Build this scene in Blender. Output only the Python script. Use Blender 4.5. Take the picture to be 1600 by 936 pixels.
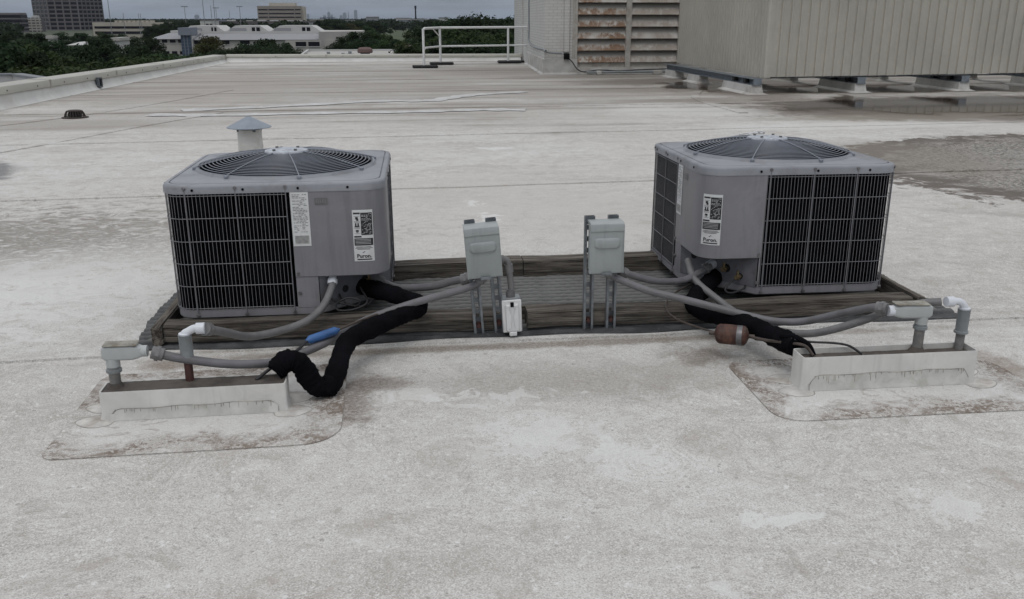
import bpy, bmesh, math, random
from mathutils import Vector, Matrix
R = math.radians
random.seed(7)
scene = bpy.context.scene
for o in list(bpy.data.objects): bpy.data.objects.remove(o)
C = scene.collection

# ------------------------------------------------------------------ camera
CAM_H = 1.30
PITCH = math.atan((468 - 29) / 1400.0); YAW = R(7.0)
cam = bpy.data.cameras.new('camera'); camo = bpy.data.objects.new('camera', cam); C.objects.link(camo)
cam.lens = 31.5; cam.sensor_width = 36; cam.clip_start = 0.05; cam.clip_end = 60000
camo.location = (0, 0, CAM_H); camo.rotation_euler = (math.pi/2 - PITCH, 0, -YAW)
scene.camera = camo

# ------------------------------------------------------------------ sky (overcast) and sun
SUN_EL, SUN_AZ = R(58), R(200)
w = bpy.data.worlds.new('World'); scene.world = w; w.use_nodes = True
wt = w.node_tree; wt.nodes.clear()
def wn(t, **k):
    n = wt.nodes.new(t)
    for a, b in k.items(): setattr(n, a, b)
    return n
wl = wt.links.new
wo = wn('ShaderNodeOutputWorld'); bg = wn('ShaderNodeBackground')
sky = wn('ShaderNodeTexSky', sky_type='NISHITA', sun_disc=False, sun_elevation=SUN_EL, sun_rotation=SUN_AZ)
tc = wn('ShaderNodeTexCoord'); sep = wn('ShaderNodeSeparateXYZ'); wl(tc.outputs['Generated'], sep.inputs[0])
grad = wn('ShaderNodeValToRGB'); wl(sep.outputs['Z'], grad.inputs[0])
cr = grad.color_ramp; cr.elements[0].position = 0.0; cr.elements[0].color = (2.45, 2.9, 3.65, 1)
cr.elements[1].position = 1.0; cr.elements[1].color = (10.2, 10.3, 10.5, 1)
e = cr.elements.new(0.06); e.color = (3.1, 3.4, 3.85, 1)
e = cr.elements.new(0.4); e.color = (6.9, 7.1, 7.4, 1)
mp = wn('ShaderNodeMapping'); mp.inputs['Scale'].default_value = (2.6, 2.6, 26.0); wl(tc.outputs['Generated'], mp.inputs[0])
cn = wn('ShaderNodeTexNoise'); cn.inputs['Scale'].default_value = 2.2; cn.inputs['Detail'].default_value = 7; cn.inputs['Roughness'].default_value = .55
wl(mp.outputs[0], cn.inputs['Vector'])
cm = wn('ShaderNodeMapRange'); wl(cn.outputs[0], cm.inputs[0])
cm.inputs[1].default_value = .3; cm.inputs[2].default_value = .7; cm.inputs[3].default_value = .76; cm.inputs[4].default_value = 1.24
mulc = wn('ShaderNodeVectorMath', operation='SCALE'); wl(grad.outputs[0], mulc.inputs[0]); wl(cm.outputs[0], mulc.inputs['Scale'])
mixs = wn('ShaderNodeMixRGB'); mixs.inputs[0].default_value = .9; wl(sky.outputs[0], mixs.inputs[1]); wl(mulc.outputs[0], mixs.inputs[2])
wl(mixs.outputs[0], bg.inputs[0]); bg.inputs[1].default_value = 0.1
wl(bg.outputs[0], wo.inputs[0])
sl = bpy.data.lights.new('sun', 'SUN'); so = bpy.data.objects.new('sun', sl); C.objects.link(so)
sl.energy = 0.6; sl.angle = R(25); sl.color = (1, .97, .93)
sd = Vector((math.sin(SUN_AZ)*math.cos(SUN_EL), math.cos(SUN_AZ)*math.cos(SUN_EL), math.sin(SUN_EL)))
so.rotation_euler = sd.to_track_quat('Z', 'Y').to_euler(); so.location = (0, 0, 30)
vs = scene.view_settings; vs.view_transform = 'Standard'; vs.look = 'None'; vs.exposure = 0.0; vs.gamma = 1; vs.use_curve_mapping = False

# ------------------------------------------------------------------ helpers: materials
class NT:
    def __init__(s, name):
        s.m = bpy.data.materials.new(name); s.m.use_nodes = True; s.t = s.m.node_tree; s.t.nodes.clear()
        s.out = s.n('ShaderNodeOutputMaterial'); s.p = s.n('ShaderNodeBsdfPrincipled'); s.l(s.p.outputs[0], s.out.inputs[0])
        s.tc = s.n('ShaderNodeTexCoord'); s.geo = s.n('ShaderNodeNewGeometry')
    def n(s, t, **k):
        x = s.t.nodes.new(t)
        for a, b in k.items(): setattr(x, a, b)
        return x
    def l(s, a, b): s.t.links.new(a, b)
    def set(s, sock, v):
        if hasattr(v, 'is_output'): s.l(v, sock)
        elif isinstance(v, (tuple, list)) and len(v) == 3 and sock.type == 'RGBA': sock.default_value = (*v, 1)
        else: sock.default_value = v
    def pos(s): return s.geo.outputs['Position']
    def obj(s): return s.tc.outputs['Object']
    def map(s, vec, scale=(1,1,1), loc=(0,0,0), rot=(0,0,0)):
        x = s.n('ShaderNodeMapping'); s.l(vec, x.inputs[0]); x.inputs['Scale'].default_value = scale; x.inputs['Location'].default_value = loc; x.inputs['Rotation'].default_value = rot
        return x.outputs[0]
    def noise(s, vec, scale, detail=4, rough=.55, dist=0):
        x = s.n('ShaderNodeTexNoise'); s.l(vec, x.inputs['Vector'])
        x.inputs['Scale'].default_value = scale; x.inputs['Detail'].default_value = detail; x.inputs['Roughness'].default_value = rough; x.inputs['Distortion'].default_value = dist
        return x.outputs[0]
    def vor(s, vec, scale, feature='F1'):
        x = s.n('ShaderNodeTexVoronoi', feature=feature); s.l(vec, x.inputs['Vector']); x.inputs['Scale'].default_value = scale
        return x.outputs['Distance']
    def rng(s, v, a, b, c=0., d=1., smooth=True):
        x = s.n('ShaderNodeMapRange', interpolation_type='SMOOTHSTEP' if smooth else 'LINEAR'); s.l(v, x.inputs[0])
        for i, q in enumerate((a, b, c, d)): x.inputs[i+1].default_value = q
        return x.outputs[0]
    def math(s, op, a, b=0.):
        x = s.n('ShaderNodeMath', operation=op); s.set(x.inputs[0], a); s.set(x.inputs[1], b); return x.outputs[0]
    def mix(s, f, a, b, mode='MIX'):
        x = s.n('ShaderNodeMixRGB', blend_type=mode); s.set(x.inputs[0], f); s.set(x.inputs[1], a); s.set(x.inputs[2], b); return x.outputs[0]
    def ell(s, cx, cy, rx, ry, nz=None, amp=.5, edge=.35, rot=0):
        v = s.map(s.pos(), loc=(-cx, -cy, 0))
        if rot: v = s.map(v, rot=(0, 0, -rot))
        v = s.map(v, scale=(1/rx, 1/ry, 0))
        x = s.n('ShaderNodeVectorMath', operation='LENGTH'); s.l(v, x.inputs[0]); d = x.outputs['Value']
        if nz is not None: d = s.math('ADD', d, s.math('MULTIPLY', s.math('SUBTRACT', nz, .5), amp*2))
        return s.rng(d, 1, 1-edge), d
    def bump(s, h, strength, dist=.01, prev=None):
        x = s.n('ShaderNodeBump'); x.inputs['Strength'].default_value = strength; x.inputs['Distance'].default_value = dist; s.l(h, x.inputs['Height'])
        if prev is not None: s.l(prev, x.inputs['Normal'])
        return x.outputs[0]
    def fin(s, col, rough=.6, metal=0., normal=None, spec=None):
        s.set(s.p.inputs['Base Color'], col); s.set(s.p.inputs['Roughness'], rough); s.set(s.p.inputs['Metallic'], metal)
        if normal is not None: s.l(normal, s.p.inputs['Normal'])
        if spec is not None: s.p.inputs['Specular IOR Level'].default_value = spec
        return s.m
def pm(name, col, rough=.6, metal=0., var=.18, scale=7., bump=.12, bscale=60., dirt=None, dirtamt=.5, dscale=4., spec=None, streak=0.):
    """plain worn surface: colour variation, soft dirt patches, fine relief"""
    t = NT(name); v = t.pos()
    n1 = t.noise(v, scale, 5, .6); n2 = t.noise(v, bscale, 3)
    c = t.mix(t.rng(n1, .3, .7), tuple(x*(1-var) for x in col), tuple(min(1, x*(1+var)) for x in col))
    if dirt: c = t.mix(t.math('MULTIPLY', t.rng(t.noise(v, dscale, 6, .65, .6), .45, .72), dirtamt), c, dirt)
    if streak:
        sk = t.noise(t.map(v, scale=(1, 1, .07)), 22, 4, .65); c = t.mix(t.math('MULTIPLY', t.rng(sk, .50, .68), streak), c, tuple(x*.62 for x in col)); c = t.mix(t.math('MULTIPLY', t.rng(t.noise(v, 5, 6, .7, .5), .52, .66), streak*.6), c, tuple(min(1, x*1.35) for x in col))
    r = t.rng(n1, .2, .8, max(.03, rough-.1), min(1, rough+.12))
    return t.fin(c, r, metal, t.bump(n2, bump, .004) if bump else None, spec)

# ------------------------------------------------------------------ helpers: geometry
def V(*a): return Vector(a)
def box(bm, x0, x1, y0, y1, z0, z1, bev=0., rot=None, piv=None, seg=1):
    r = bmesh.ops.create_cube(bm, size=1); vs = r['verts']
    for v in vs: v.co = V((x0+x1)/2 + v.co.x*(x1-x0), (y0+y1)/2 + v.co.y*(y1-y0), (z0+z1)/2 + v.co.z*(z1-z0))
    if bev > 0:
        es = list({e for v in vs for e in v.link_edges})
        g = bmesh.ops.bevel(bm, geom=es, offset=bev, segments=seg, affect='EDGES', profile=.5)
        vs = [v for v in g['verts']] if g['verts'] else vs
        vs = list({v for f in g['faces'] for v in f.verts} | {v for v in vs if v.is_valid})
    if rot is not None:
        bmesh.ops.rotate(bm, verts=[v for v in vs if v.is_valid], cent=piv or V((x0+x1)/2, (y0+y1)/2, (z0+z1)/2), matrix=rot)
    return vs
def cr_path(pts, n=6):
    """Catmull-Rom through pts"""
    P = [V(*p) for p in pts]; out = []
    for i in range(len(P)-1):
        a = P[i-1] if i else P[0]*2-P[1]; b, c = P[i], P[i+1]; d = P[i+2] if i+2 < len(P) else P[-1]*2-P[-2]
        for k in range(n):
            t = k/n; out.append(.5*((2*b) + (c-a)*t + (2*a-5*b+4*c-d)*t*t + (3*b-a-3*c+d)*t**3))
    out.append(P[-1]); return out
def tube(bm, pts, r, n=8, closed=False, cap=True, rf=None, spin=0.):
    P = [V(*p) for p in pts]; m = len(P); rings = []
    T = [((P[(i+1) % m] - P[i-1]) if (closed or 0 < i < m-1) else (P[1]-P[0] if i == 0 else P[-1]-P[-2])).normalized() for i in range(m)]
    up = V(0, 0, 1) if abs(T[0].z) < .9 else V(0, 1, 0)
    nx = T[0].cross(up).normalized()
    for i in range(m):
        nx = (nx - T[i]*nx.dot(T[i])).normalized(); by = T[i].cross(nx)
        rr = r if rf is None else rf(i/(max(1, m-1)))*r
        rings.append([bm.verts.new(P[i] + (nx*math.cos(a)+by*math.sin(a))*rr) for a in [spin+2*math.pi*k/n for k in range(n)]])
    for i in range(m if closed else m-1):
        A, B = rings[i], rings[(i+1) % m]
        for k in range(n): bm.faces.new((A[k], A[(k+1) % n], B[(k+1) % n], B[k]))
    if cap and not closed:
        bm.faces.new(rings[0][::-1]); bm.faces.new(rings[-1])
def lathe(bm, prof, n=24, cx=0, cy=0, cap=True, mat=None):
    """prof = [(r, z)...] round the z axis, optional matrix afterwards"""
    rings = []; allv = []
    for r, z in prof:
        if r < 1e-6: rings.append([bm.verts.new((cx, cy, z))])
        else: rings.append([bm.verts.new((cx+r*math.cos(2*math.pi*k/n), cy+r*math.sin(2*math.pi*k/n), z)) for k in range(n)])
        allv += rings[-1]
    for A, B in zip(rings, rings[1:]):
        for k in range(n):
            q = [A[k % len(A)], A[(k+1) % len(A)], B[(k+1) % len(B)], B[k % len(B)]]
            u = []
            for x in q:
                if x not in u: u.append(x)
            if len(u) > 2: bm.faces.new(u)
    if cap:
        if len(rings[0]) > 2: bm.faces.new(rings[0][::-1])
        if len(rings[-1]) > 2: bm.faces.new(rings[-1])
    if mat is not None: bmesh.ops.transform(bm, matrix=mat, verts=allv)
def cyl(bm, p0, p1, r, n=14, r2=None):
    p0, p1 = V(*p0), V(*p1); d = p1-p0
    M = Matrix.Translation(p0) @ d.to_track_quat('Z', 'Y').to_matrix().to_4x4()
    lathe(bm, [(r, 0), (r2 if r2 else r, d.length)], n, mat=M)
def loft(bm, loops, closed=True, capb=False, capt=False):
    L = [[bm.verts.new(p) for p in lp] for lp in loops]; n = len(L[0])
    for A, B in zip(L, L[1:]):
        for k in range(n if closed else n-1): bm.faces.new((A[k], A[(k+1) % n], B[(k+1) % n], B[k]))
    if capb: bm.faces.new(L[0][::-1])
    if capt: bm.faces.new(L[-1])
    return L
def prism(bm, poly, z0, z1):
    loft(bm, [[(x, y, z0) for x, y in poly], [(x, y, z1) for x, y in poly]], capb=True, capt=True)
def rrect(h, r, n=8, hy=None):
    hy = hy or h; out = []
    for cx, cy, a0 in ((h-r, -hy+r, -90), (h-r, hy-r, 0), (-h+r, hy-r, 90), (-h+r, -hy+r, 180)):
        for k in range(n+1):
            a = R(a0+90*k/n); out.append((cx+r*math.cos(a), cy+r*math.sin(a)))
    return out
def mesh(bm, angle=38):
    bmesh.ops.recalc_face_normals(bm, faces=bm.faces)
    me = bpy.data.meshes.new('m'); bm.to_mesh(me); bm.free()
    me.polygons.foreach_set('use_smooth', [True]*len(me.polygons)); me.set_sharp_from_angle(angle=R(angle))
    return me
def obj(name, bm, mat, parent=None, loc=None, rot=None, kind=None, label=None):
    me = bm if isinstance(bm, bpy.types.Mesh) else mesh(bm)
    o = bpy.data.objects.new(name, me); C.objects.link(o)
    if mat is not None and not me.materials: me.materials.append(mat)
    if parent is not None: o.parent = parent
    if loc is not None: o.location = loc
    if rot is not None: o.rotation_euler = rot
    if kind: o['kind'] = kind
    if label: o['label'] = label
    return o
def tag(o, label, cat, group=None):
    o['label'] = label; o['category'] = cat
    if group: o['group'] = group
    return o
def thing(name, label, cat, loc=(0,0,0), rot=(0,0,0), group=None):
    o = bpy.data.objects.new(name, None); C.objects.link(o); o.empty_display_size = .1
    o.location = loc; o.rotation_euler = rot; return tag(o, label, cat, group)
ORD = ['first', 'second', 'third', 'fourth', 'fifth', 'sixth', 'seventh', 'eighth', 'ninth', 'tenth', 'eleventh', 'twelfth', 'thirteenth', 'fourteenth', 'fifteenth', 'sixteenth', 'seventeenth', 'eighteenth', 'nineteenth', 'twentieth']
def ordinal(group):
    L = [o for o in C.objects if o.parent is None and o.get('group') == group]
    L.sort(key=lambda o: o.location.x/max(1, o.location.y))
    for k, o in enumerate(L): o['label'] = o['label'] + ', ' + (('leftmost' if k == 0 else 'rightmost') if k in (0, len(L)-1) else ORD[k] + ' from left')
def BM(): return bmesh.new()
def copy_tree(o, parent=None):
    c = o.copy(); C.objects.link(c); c.parent = parent
    for ch in list(o.children): copy_tree(ch, c)
    return c
FW = V(math.sin(YAW)*math.cos(PITCH), math.cos(YAW)*math.cos(PITCH), -math.sin(PITCH)); RT = V(math.cos(YAW), -math.sin(YAW), 0); UP = RT.cross(FW)
def at(u, v, y):
    d = FW + RT*(u-800)/1400 + UP*(468-v)/1400
    return V(0, 0, CAM_H) + d*(y/d.y)
def text_mesh(s, size):
    cu = bpy.data.curves.new('t', 'FONT'); cu.body = s; cu.size = size; cu.align_x = 'CENTER'; cu.resolution_u = 2; cu.offset = size*.03
    ob = bpy.data.objects.new('t', cu); C.objects.link(ob)
    me = bpy.data.meshes.new_from_object(ob.evaluated_get(bpy.context.evaluated_depsgraph_get()))
    bpy.data.objects.remove(ob); return me

# ------------------------------------------------------------------ materials
def membrane_mat(name, skirt=None, yr=(-9, 40)):
    # yr: the stretch of roof the sheet covers; only the stains that can reach it are laid on it
    t = NT(name); p = t.pos()
    big = t.noise(p, .3, 3, .5); sw = t.noise(p, 1.2, 5, .62, .6); sx = t.noise(t.map(p, scale=(.35, 1.3, 1), rot=(0, 0, .2)), 1.6, 4, .62, .4)
    md = t.noise(t.map(p, scale=(1, 1.5, 1), rot=(0, 0, .3)), 6.0, 5, .7, 1.4); fi = t.noise(p, 78, 3, .75); ff = t.noise(p, 210, 1, .5)
    n3 = t.noise(p, 3.2, 5, .65, .8); n9 = t.noise(p, 9, 5, .7, .5)
    c = t.mix(t.rng(big, .38, .64), (.525, .505, .475), (.605, .597, .575))
    c = t.mix(t.math('MULTIPLY', t.rng(sw, .46, .66), .42), c, (.375, .345, .312))
    c = t.mix(t.math('MULTIPLY', t.rng(sx, .49, .66), .40), c, (.33, .302, .272))
    # flaking chalk and fine dirt: strongest in the rough zones
    zone = t.rng(t.math('ADD', big, t.math('MULTIPLY', t.math('SUBTRACT', n3, .5), .5)), .38, .62)
    za = t.rng(zone, 0, 1, .7, 1.1, False)
    c = t.mix(t.math('MULTIPLY', t.rng(md, .515, .545), t.math('MULTIPLY', za, .30)), c, (.64, .635, .62))
    c = t.mix(t.math('MULTIPLY', t.rng(md, .455, .42), t.math('MULTIPLY', za, .34)), c, (.335, .308, .28))
    # drying rings: contour lines of the ponding noise; crisp flecks of chalk and grit
    rl = t.rng(t.math('SINE', t.math('MULTIPLY', n3, 78)), .72, .98); rz = t.rng(sw, .44, .54)
    c = t.mix(t.math('MULTIPLY', t.math('MULTIPLY', rl, rz), .34), c, (.70, .69, .67))
    rd = t.rng(t.math('SINE', t.math('ADD', t.math('MULTIPLY', n3, 78), 2.6)), .86, .99)
    c = t.mix(t.math('MULTIPLY', t.math('MULTIPLY', rd, rz), .42), c, (.30, .275, .25))
    near = yr[0] < 11
    if near: fk = t.vor(p, 34); c = t.mix(t.math('MULTIPLY', t.rng(t.math('SUBTRACT', fk, t.math('MULTIPLY', t.math('SUBTRACT', n9, .5), 1.1)), .17, .10), .6), c, (.76, .755, .74))
    if near: fd_ = t.vor(t.map(p, loc=(3.3, 1.7, 0)), 27); c = t.mix(t.math('MULTIPLY', t.rng(t.math('SUBTRACT', fd_, t.math('MULTIPLY', t.math('SUBTRACT', md, .5), 1.0)), .12, .06), .6), c, (.25, .23, .21))
    con = t.math('ABSOLUTE', t.math('SUBTRACT', n9, .5))
    c = t.mix(t.math('MULTIPLY', t.math('MULTIPLY', t.rng(con, .012, .004), t.rng(zone, 0, 1, .6, 1, False)), .42), c, (.68, .675, .66))
    con2 = t.math('ABSOLUTE', t.math('SUBTRACT', md, .52))
    c = t.mix(t.math('MULTIPLY', t.math('MULTIPLY', t.rng(con2, .008, .002), t.rng(zone, 0, 1, .5, 1, False)), .5), c, (.28, .26, .235))
    c = t.mix(t.math('MULTIPLY', t.rng(fi, .52, .62), .32), c, (.70, .68, .665))
    c = t.mix(t.math('MULTIPLY', t.rng(fi, .47, .37), .30), c, (.31, .295, .275))
    if yr[0] < 11: c = t.mix(t.math('MULTIPLY', t.rng(ff, .56, .66), .55), c, (.74, .74, .73))
    if yr[0] < 11: c = t.mix(t.math('MULTIPLY', t.rng(ff, .44, .34), .5), c, (.26, .25, .235))
    c = t.mix(t.math('MULTIPLY', t.rng(n9, .56, .62), .30), c, (.66, .655, .635)); c = t.mix(t.math('MULTIPLY', t.rng(n9, .43, .37), .34), c, (.345, .318, .29))
    c = t.mix(t.math('MULTIPLY', t.rng(n3, .54, .64), .30), c, (.40, .365, .33))
    rough = t.rng(fi, .3, .7, .66, .88)
    if skirt is None:
        n = sw; gr = t.noise(p, 26, 2, .7)
        def patch(cx, cy, rx, ry, col, amt, nz=n, amp=.35, edge=.3, rot=0, ring=None, grain=False, mottle=True):
            nonlocal c
            rr = (max(rx, ry) if rot else ry)*(1.05+.62*amp)
            if cy+rr < yr[0] or cy-rr > yr[1]: return
            mk, d = t.ell(cx, cy, rx, ry, nz, amp, edge, rot)
            a = t.math('MULTIPLY', mk, amt)
            if grain: a = t.math('MULTIPLY', a, t.rng(t.math('ADD', t.math('MULTIPLY', gr, .75), t.math('MULTIPLY', n9, .25)), .482, .515))
            elif mottle: a = t.math('MULTIPLY', a, t.rng(fi, .36, .62, 1.15, .7, False))
            c = t.mix(a, c, col)
            if ring:
                rg = t.math('MULTIPLY', t.rng(d, .72, .9), t.rng(d, 1.03, .97))
                c = t.mix(t.math('MULTIPLY', rg, ring[1]), c, ring[0])
        # the sheets away from the walkway are browner with silt
        patch(2.0, 21.0, 22, 8.6, (.285, .262, .238), .68, nz=sw, amp=.5, edge=.5)
        patch(-1.5, 12.8, 9, 2.2, (.36, .332, .302), .45, nz=sw, amp=.7, edge=.8)
        patch(.3, 6.4, 2.6, 2.2, (.50, .478, .45), .5, nz=sw, amp=.6, edge=.7)
        # long silt streaks left by ponding on the far sheets
        if yr[1] > 8: st = t.noise(t.map(p, scale=(.16, 1.1, 1), rot=(0, 0, -.12)), 1.3, 5, .62); fm, _ = t.ell(0, 21, 40, 11.5, sw, .3, .3)
        if yr[1] > 8:
            c = t.mix(t.math('MULTIPLY', t.math('MULTIPLY', t.rng(st, .48, .62), fm), .62), c, (.25, .228, .205))
            c = t.mix(t.math('MULTIPLY', t.math('MULTIPLY', t.rng(st, .44, .36), fm), .5), c, (.56, .55, .53))
        # rough flaking ground left of the left unit
        patch(-2.6, 5.6, 2.4, 1.4, (.235, .218, .196), .85, nz=md, amp=2.0, edge=.9, mottle=False)
        patch(-2.0, 4.6, 1.8, 1.1, (.70, .695, .68), .7, nz=md, amp=2.4, edge=.9, mottle=False)
        # dried pond behind the right unit
        patch(6.9, 7.5, 2.9, 2.35, (.245, .225, .2), .72, nz=n3, amp=.34, edge=.3, rot=.12, ring=((.11, .092, .078), .9))
        patch(6.9, 7.5, 2.8, 2.3, (.12, .108, .096), .8, nz=sw, amp=.5, edge=.25, rot=.12, grain=True)
        patch(6.9, 7.6, 2.6, 2.0, (.085, .08, .074), .8, amp=.4, edge=.7, rot=.12, grain=True)
        patch(6.7, 7.5, 2.1, 1.5, (.50, .49, .47), .5, nz=n3, amp=.9, edge=.8, rot=.2, grain=True)
        patch(4.9, 8.3, 1.1, 1.6, (.24, .215, .185), .6, amp=.4, edge=.6)
        patch(9.6, 9.6, 2.2, .8, (.20, .195, .19), .6, amp=.4, edge=.6)
        patch(4.6, 5.4, 1.2, .12, (.26, .235, .21), .55, amp=.6, edge=.8, rot=-.5)
        # wet grime round the supports of the metal enclosure
        patch(9.6, 13.0, 5.2, 2.4, (.12, .094, .077), .9, nz=n3, amp=.38, edge=.3)
        patch(8.5, 17.0, 4.2, 1.5, (.13, .105, .088), .75, nz=n3, amp=.5, edge=.5)
        patch(6.4, 16.2, 1.0, 2.6, (.17, .14, .118), .7, nz=n3, amp=.5, edge=.6)
        patch(5.8, 19.2, 2.8, 1.5, (.17, .148, .13), .75, nz=n3, amp=.5, edge=.6)
        patch(4.5, 17.0, 1.9, .9, (.24, .21, .182), .65, nz=n3, amp=.5, edge=.6)
        patch(5.5, 14.6, 1.6, .8, (.22, .19, .165), .6, nz=n3, amp=.6, edge=.6)
        patch(6.8, 11.8, 2.6, .6, (.25, .225, .185), .65, nz=n3, amp=.5, edge=.6)
        patch(4.6, 21.3, 2.8, .9, (.23, .205, .18), .6, nz=n3, amp=.5, edge=.7)
        # light dry crust
        patch(4.1, 13.0, 1.6, .9, (.60, .595, .575), .6, nz=n3, amp=.6, edge=.5)
        patch(5.6, 10.9, 2.8, .45, (.62, .61, .59), .6, nz=n3, amp=.6, edge=.5)
        # wet patch at the left edge and grime by the drain
        patch(-4.3, 8.35, 1.05, .85, (.15, .15, .155), .85, amp=.45, edge=.2, rot=-.3)
        patch(-4.3, 12.2, 2.3, .95, (.30, .275, .25), .65, amp=.5, edge=.7)
        patch(-3.6, 19, 2.2, 6, (.33, .30, .27), .55, nz=n3, amp=.5, edge=.8)
        patch(2.6, 23.5, 2.4, 3.2, (.27, .24, .215), .6, nz=n3, amp=.5, edge=.8)
        # soil along the lap in front of the timbers and beside the curbs
        patch(.6, 3.475, 2.2, .06, (.19, .155, .12), .75, nz=n3, amp=.6, edge=.7)
        patch(-.12, 3.14, .20, .12, (.13, .105, .09), .8, nz=n9, amp=.8, edge=.8)
        patch(-.21, 2.96, .14, .26, (.15, .118, .098), .75, nz=n9, amp=.8, edge=.8)
        patch(1.16, 3.28, .20, .15, (.17, .14, .115), .75, nz=n9, amp=.8, edge=.8)
        patch(-.92, 3.42, .20, .08, (.22, .175, .14), .75, nz=n9, amp=.8, edge=.8)
        patch(.55, 3.08, 1.1, .30, (.27, .248, .22), .6, nz=n3, amp=.7, edge=.9)
        patch(2.25, 3.0, .22, .3, (.24, .19, .155), .7, nz=n9, amp=.8, edge=.8)
        # chalky scuffs and water rings in the foreground
        for cx, cy, rx, ry, a in ((.66, 2.45, .16, .12, .5), (.98, 2.04, .10, .05, .8), (.42, 2.62, .22, .16, .5), (1.5, 2.03, .10, .07, .6), (.72, 1.75, .05, .03, .6),
                               (.57, 5.9, .09, .22, .8), (.52, 5.55, .06, .12, .6), (.50, 6.5, .07, .1, .7), (1.0, 9.4, .2, .13, .7), (.0, 3.0, .15, .08, .5), (.30, 2.95, .2, .07, .55)):
            patch(cx, cy, rx, ry, (.68, .68, .665), a, nz=n9, amp=3.0, edge=.4)
        if yr[0] < 2 and yr[1] > 2:
          mk, d = t.ell(.73, 2.40, .17, .15, n9, .25, .3)
          wv = t.math('MULTIPLY', t.math('SINE', t.math('MULTIPLY', d, 46)), t.rng(d, 1.1, .8))
          c = t.mix(t.math('MULTIPLY', t.rng(wv, .2, .9), .4), c, (.68, .675, .66))
        if yr[1] > 9: wet, _ = t.ell(9.6, 13.0, 5.2, 2.4, n3, .38, .3)
        if yr[1] > 9: rough = t.mix(wet, rough, (.42, .42, .42))
    else:
        hx, hy = skirt; q = t.obj(); sp = t.n('ShaderNodeSeparateXYZ'); t.l(q, sp.inputs[0])
        ax = t.math('SUBTRACT', hx, t.math('ABSOLUTE', sp.outputs[0])); ay = t.math('SUBTRACT', hy, t.math('ABSOLUTE', sp.outputs[1]))
        ed = t.math('MINIMUM', ax, ay)
        ed2 = t.math('ADD', ed, t.math('MULTIPLY', t.math('SUBTRACT', n9, .5), .45))
        c = t.mix(t.math('MULTIPLY', t.rng(ed2, .06, .12), .55), c, (.62, .615, .60))
        m = t.math('MULTIPLY', t.rng(ed2, .17, .05), t.rng(n3, .36, .54))
        c = t.mix(t.math('MULTIPLY', t.math('MULTIPLY', m, t.rng(t.math('ADD', fi, t.math('SUBTRACT', n9, .5)), .36, .58)), .9), c, (.165, .125, .098))
        c = t.mix(t.math('MULTIPLY', t.rng(md, .56, .66), .45), c, (.24, .195, .162))
    nb = t.bump(t.math('ADD', fi, t.math('MULTIPLY', ff, .35)) if yr[0] < 11 else fi, .6, .006)
    return t.fin(c, rough, 0, nb, .12)
M = {}
M['roof'] = membrane_mat('roof_membrane')
M['patchm'] = pm('membrane_patch', (.50, .485, .46), .75, var=.2, scale=14, bump=.2, bscale=90, dirt=(.30, .26, .225), dirtamt=.9, dscale=11)
M['curbm'] = pm('membrane_curb', (.575, .57, .545), .55, streak=.3, var=.1, scale=5, bump=.08, bscale=70, dirt=(.34, .315, .285), dirtamt=.4, dscale=5)
M['parw'] = pm('parapet_membrane', (.62, .62, .60), .6, var=.08, scale=2, bump=.1, bscale=20, dirt=(.45, .42, .385), dirtamt=.5, dscale=1.2)
M['bandm'] = pm('membrane_band', (.50, .495, .47), .6, var=.14, scale=12, bump=.1, bscale=80, dirt=(.30, .28, .25), dirtamt=.5, dscale=14)
M['weld'] = pm('weld_line', (.30, .28, .255), .85, var=.45, scale=20)
M['pitch'] = pm('pitch_fill', (.070, .060, .052), .8, var=.4, scale=14, bump=.5, bscale=50, dirt=(.13, .112, .098), dirtamt=.8, dscale=9)
M['acpaint'] = pm('ac_paint', (.205, .202, .216), .48, var=.07, scale=3.5, bump=.04, bscale=200, dirt=(.172, .168, .174), dirtamt=.5, dscale=3, streak=.38)
M['actop'] = pm('ac_top_paint', (.255, .264, .288), .5, var=.1, scale=5, bump=.06, bscale=160, dirt=(.17, .172, .185), dirtamt=.9, dscale=6, streak=.0)
M['wire'] = pm('grille_wire', (.15, .15, .162), .45, var=.1, bump=0)
M['guard'] = pm('guard_wire', (.20, .215, .25), .42, var=.12, bump=0)
M['black'] = pm('black_plastic', (.006, .006, .007), .6, var=.2, bump=.05, spec=.1)
M['bolt'] = pm('screw_metal', (.17, .165, .17), .4, .6, var=.2)
M['blade'] = pm('fan_blade_metal', (.014, .015, .017), .6, var=.2, bump=0, spec=.15)
M['hubm'] = pm('hub_plate', (.36, .385, .43), .5, .1, var=.25, scale=40, dirt=(.62, .63, .64), dirtamt=.8, dscale=45)
M['valve'] = pm('valve_panel', (.135, .135, .15), .5, var=.15, scale=9, dirt=(.07, .065, .065), dirtamt=.6, dscale=12)
M['brass'] = pm('brass', (.22, .17, .10), .4, .8, var=.3, scale=30)
M['paper'] = pm('label_paper', (.62, .63, .63), .6, var=.05, bump=0, dirt=(.48, .47, .45), dirtamt=.5, dscale=18)
M['ink'] = pm('label_ink', (.025, .025, .028), .6, var=.2, bump=0)
M['inkg'] = pm('label_ink_grey', (.22, .22, .23), .6, var=.2, bump=0)
M['badge'] = pm('badge', (.15, .148, .15), .4, .3, var=.15, scale=40)
M['foam'] = pm('foam_insulation', (.0045, .0045, .006), .95, var=.35, scale=14, bump=.7, bscale=55, spec=.05)
M['conduit'] = pm('grey_conduit', (.135, .133, .142), .5, var=.15, scale=10, bump=.05, dirt=(.10, .095, .09), dirtamt=.5, dscale=12)
M['fitting'] = pm('conduit_fitting', (.15, .148, .15), .5, var=.15, scale=20)
M['pvcg'] = pm('grey_pvc', (.205, .225, .235), .45, var=.12, scale=9, dirt=(.15, .14, .13), dirtamt=.5, dscale=16)
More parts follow.
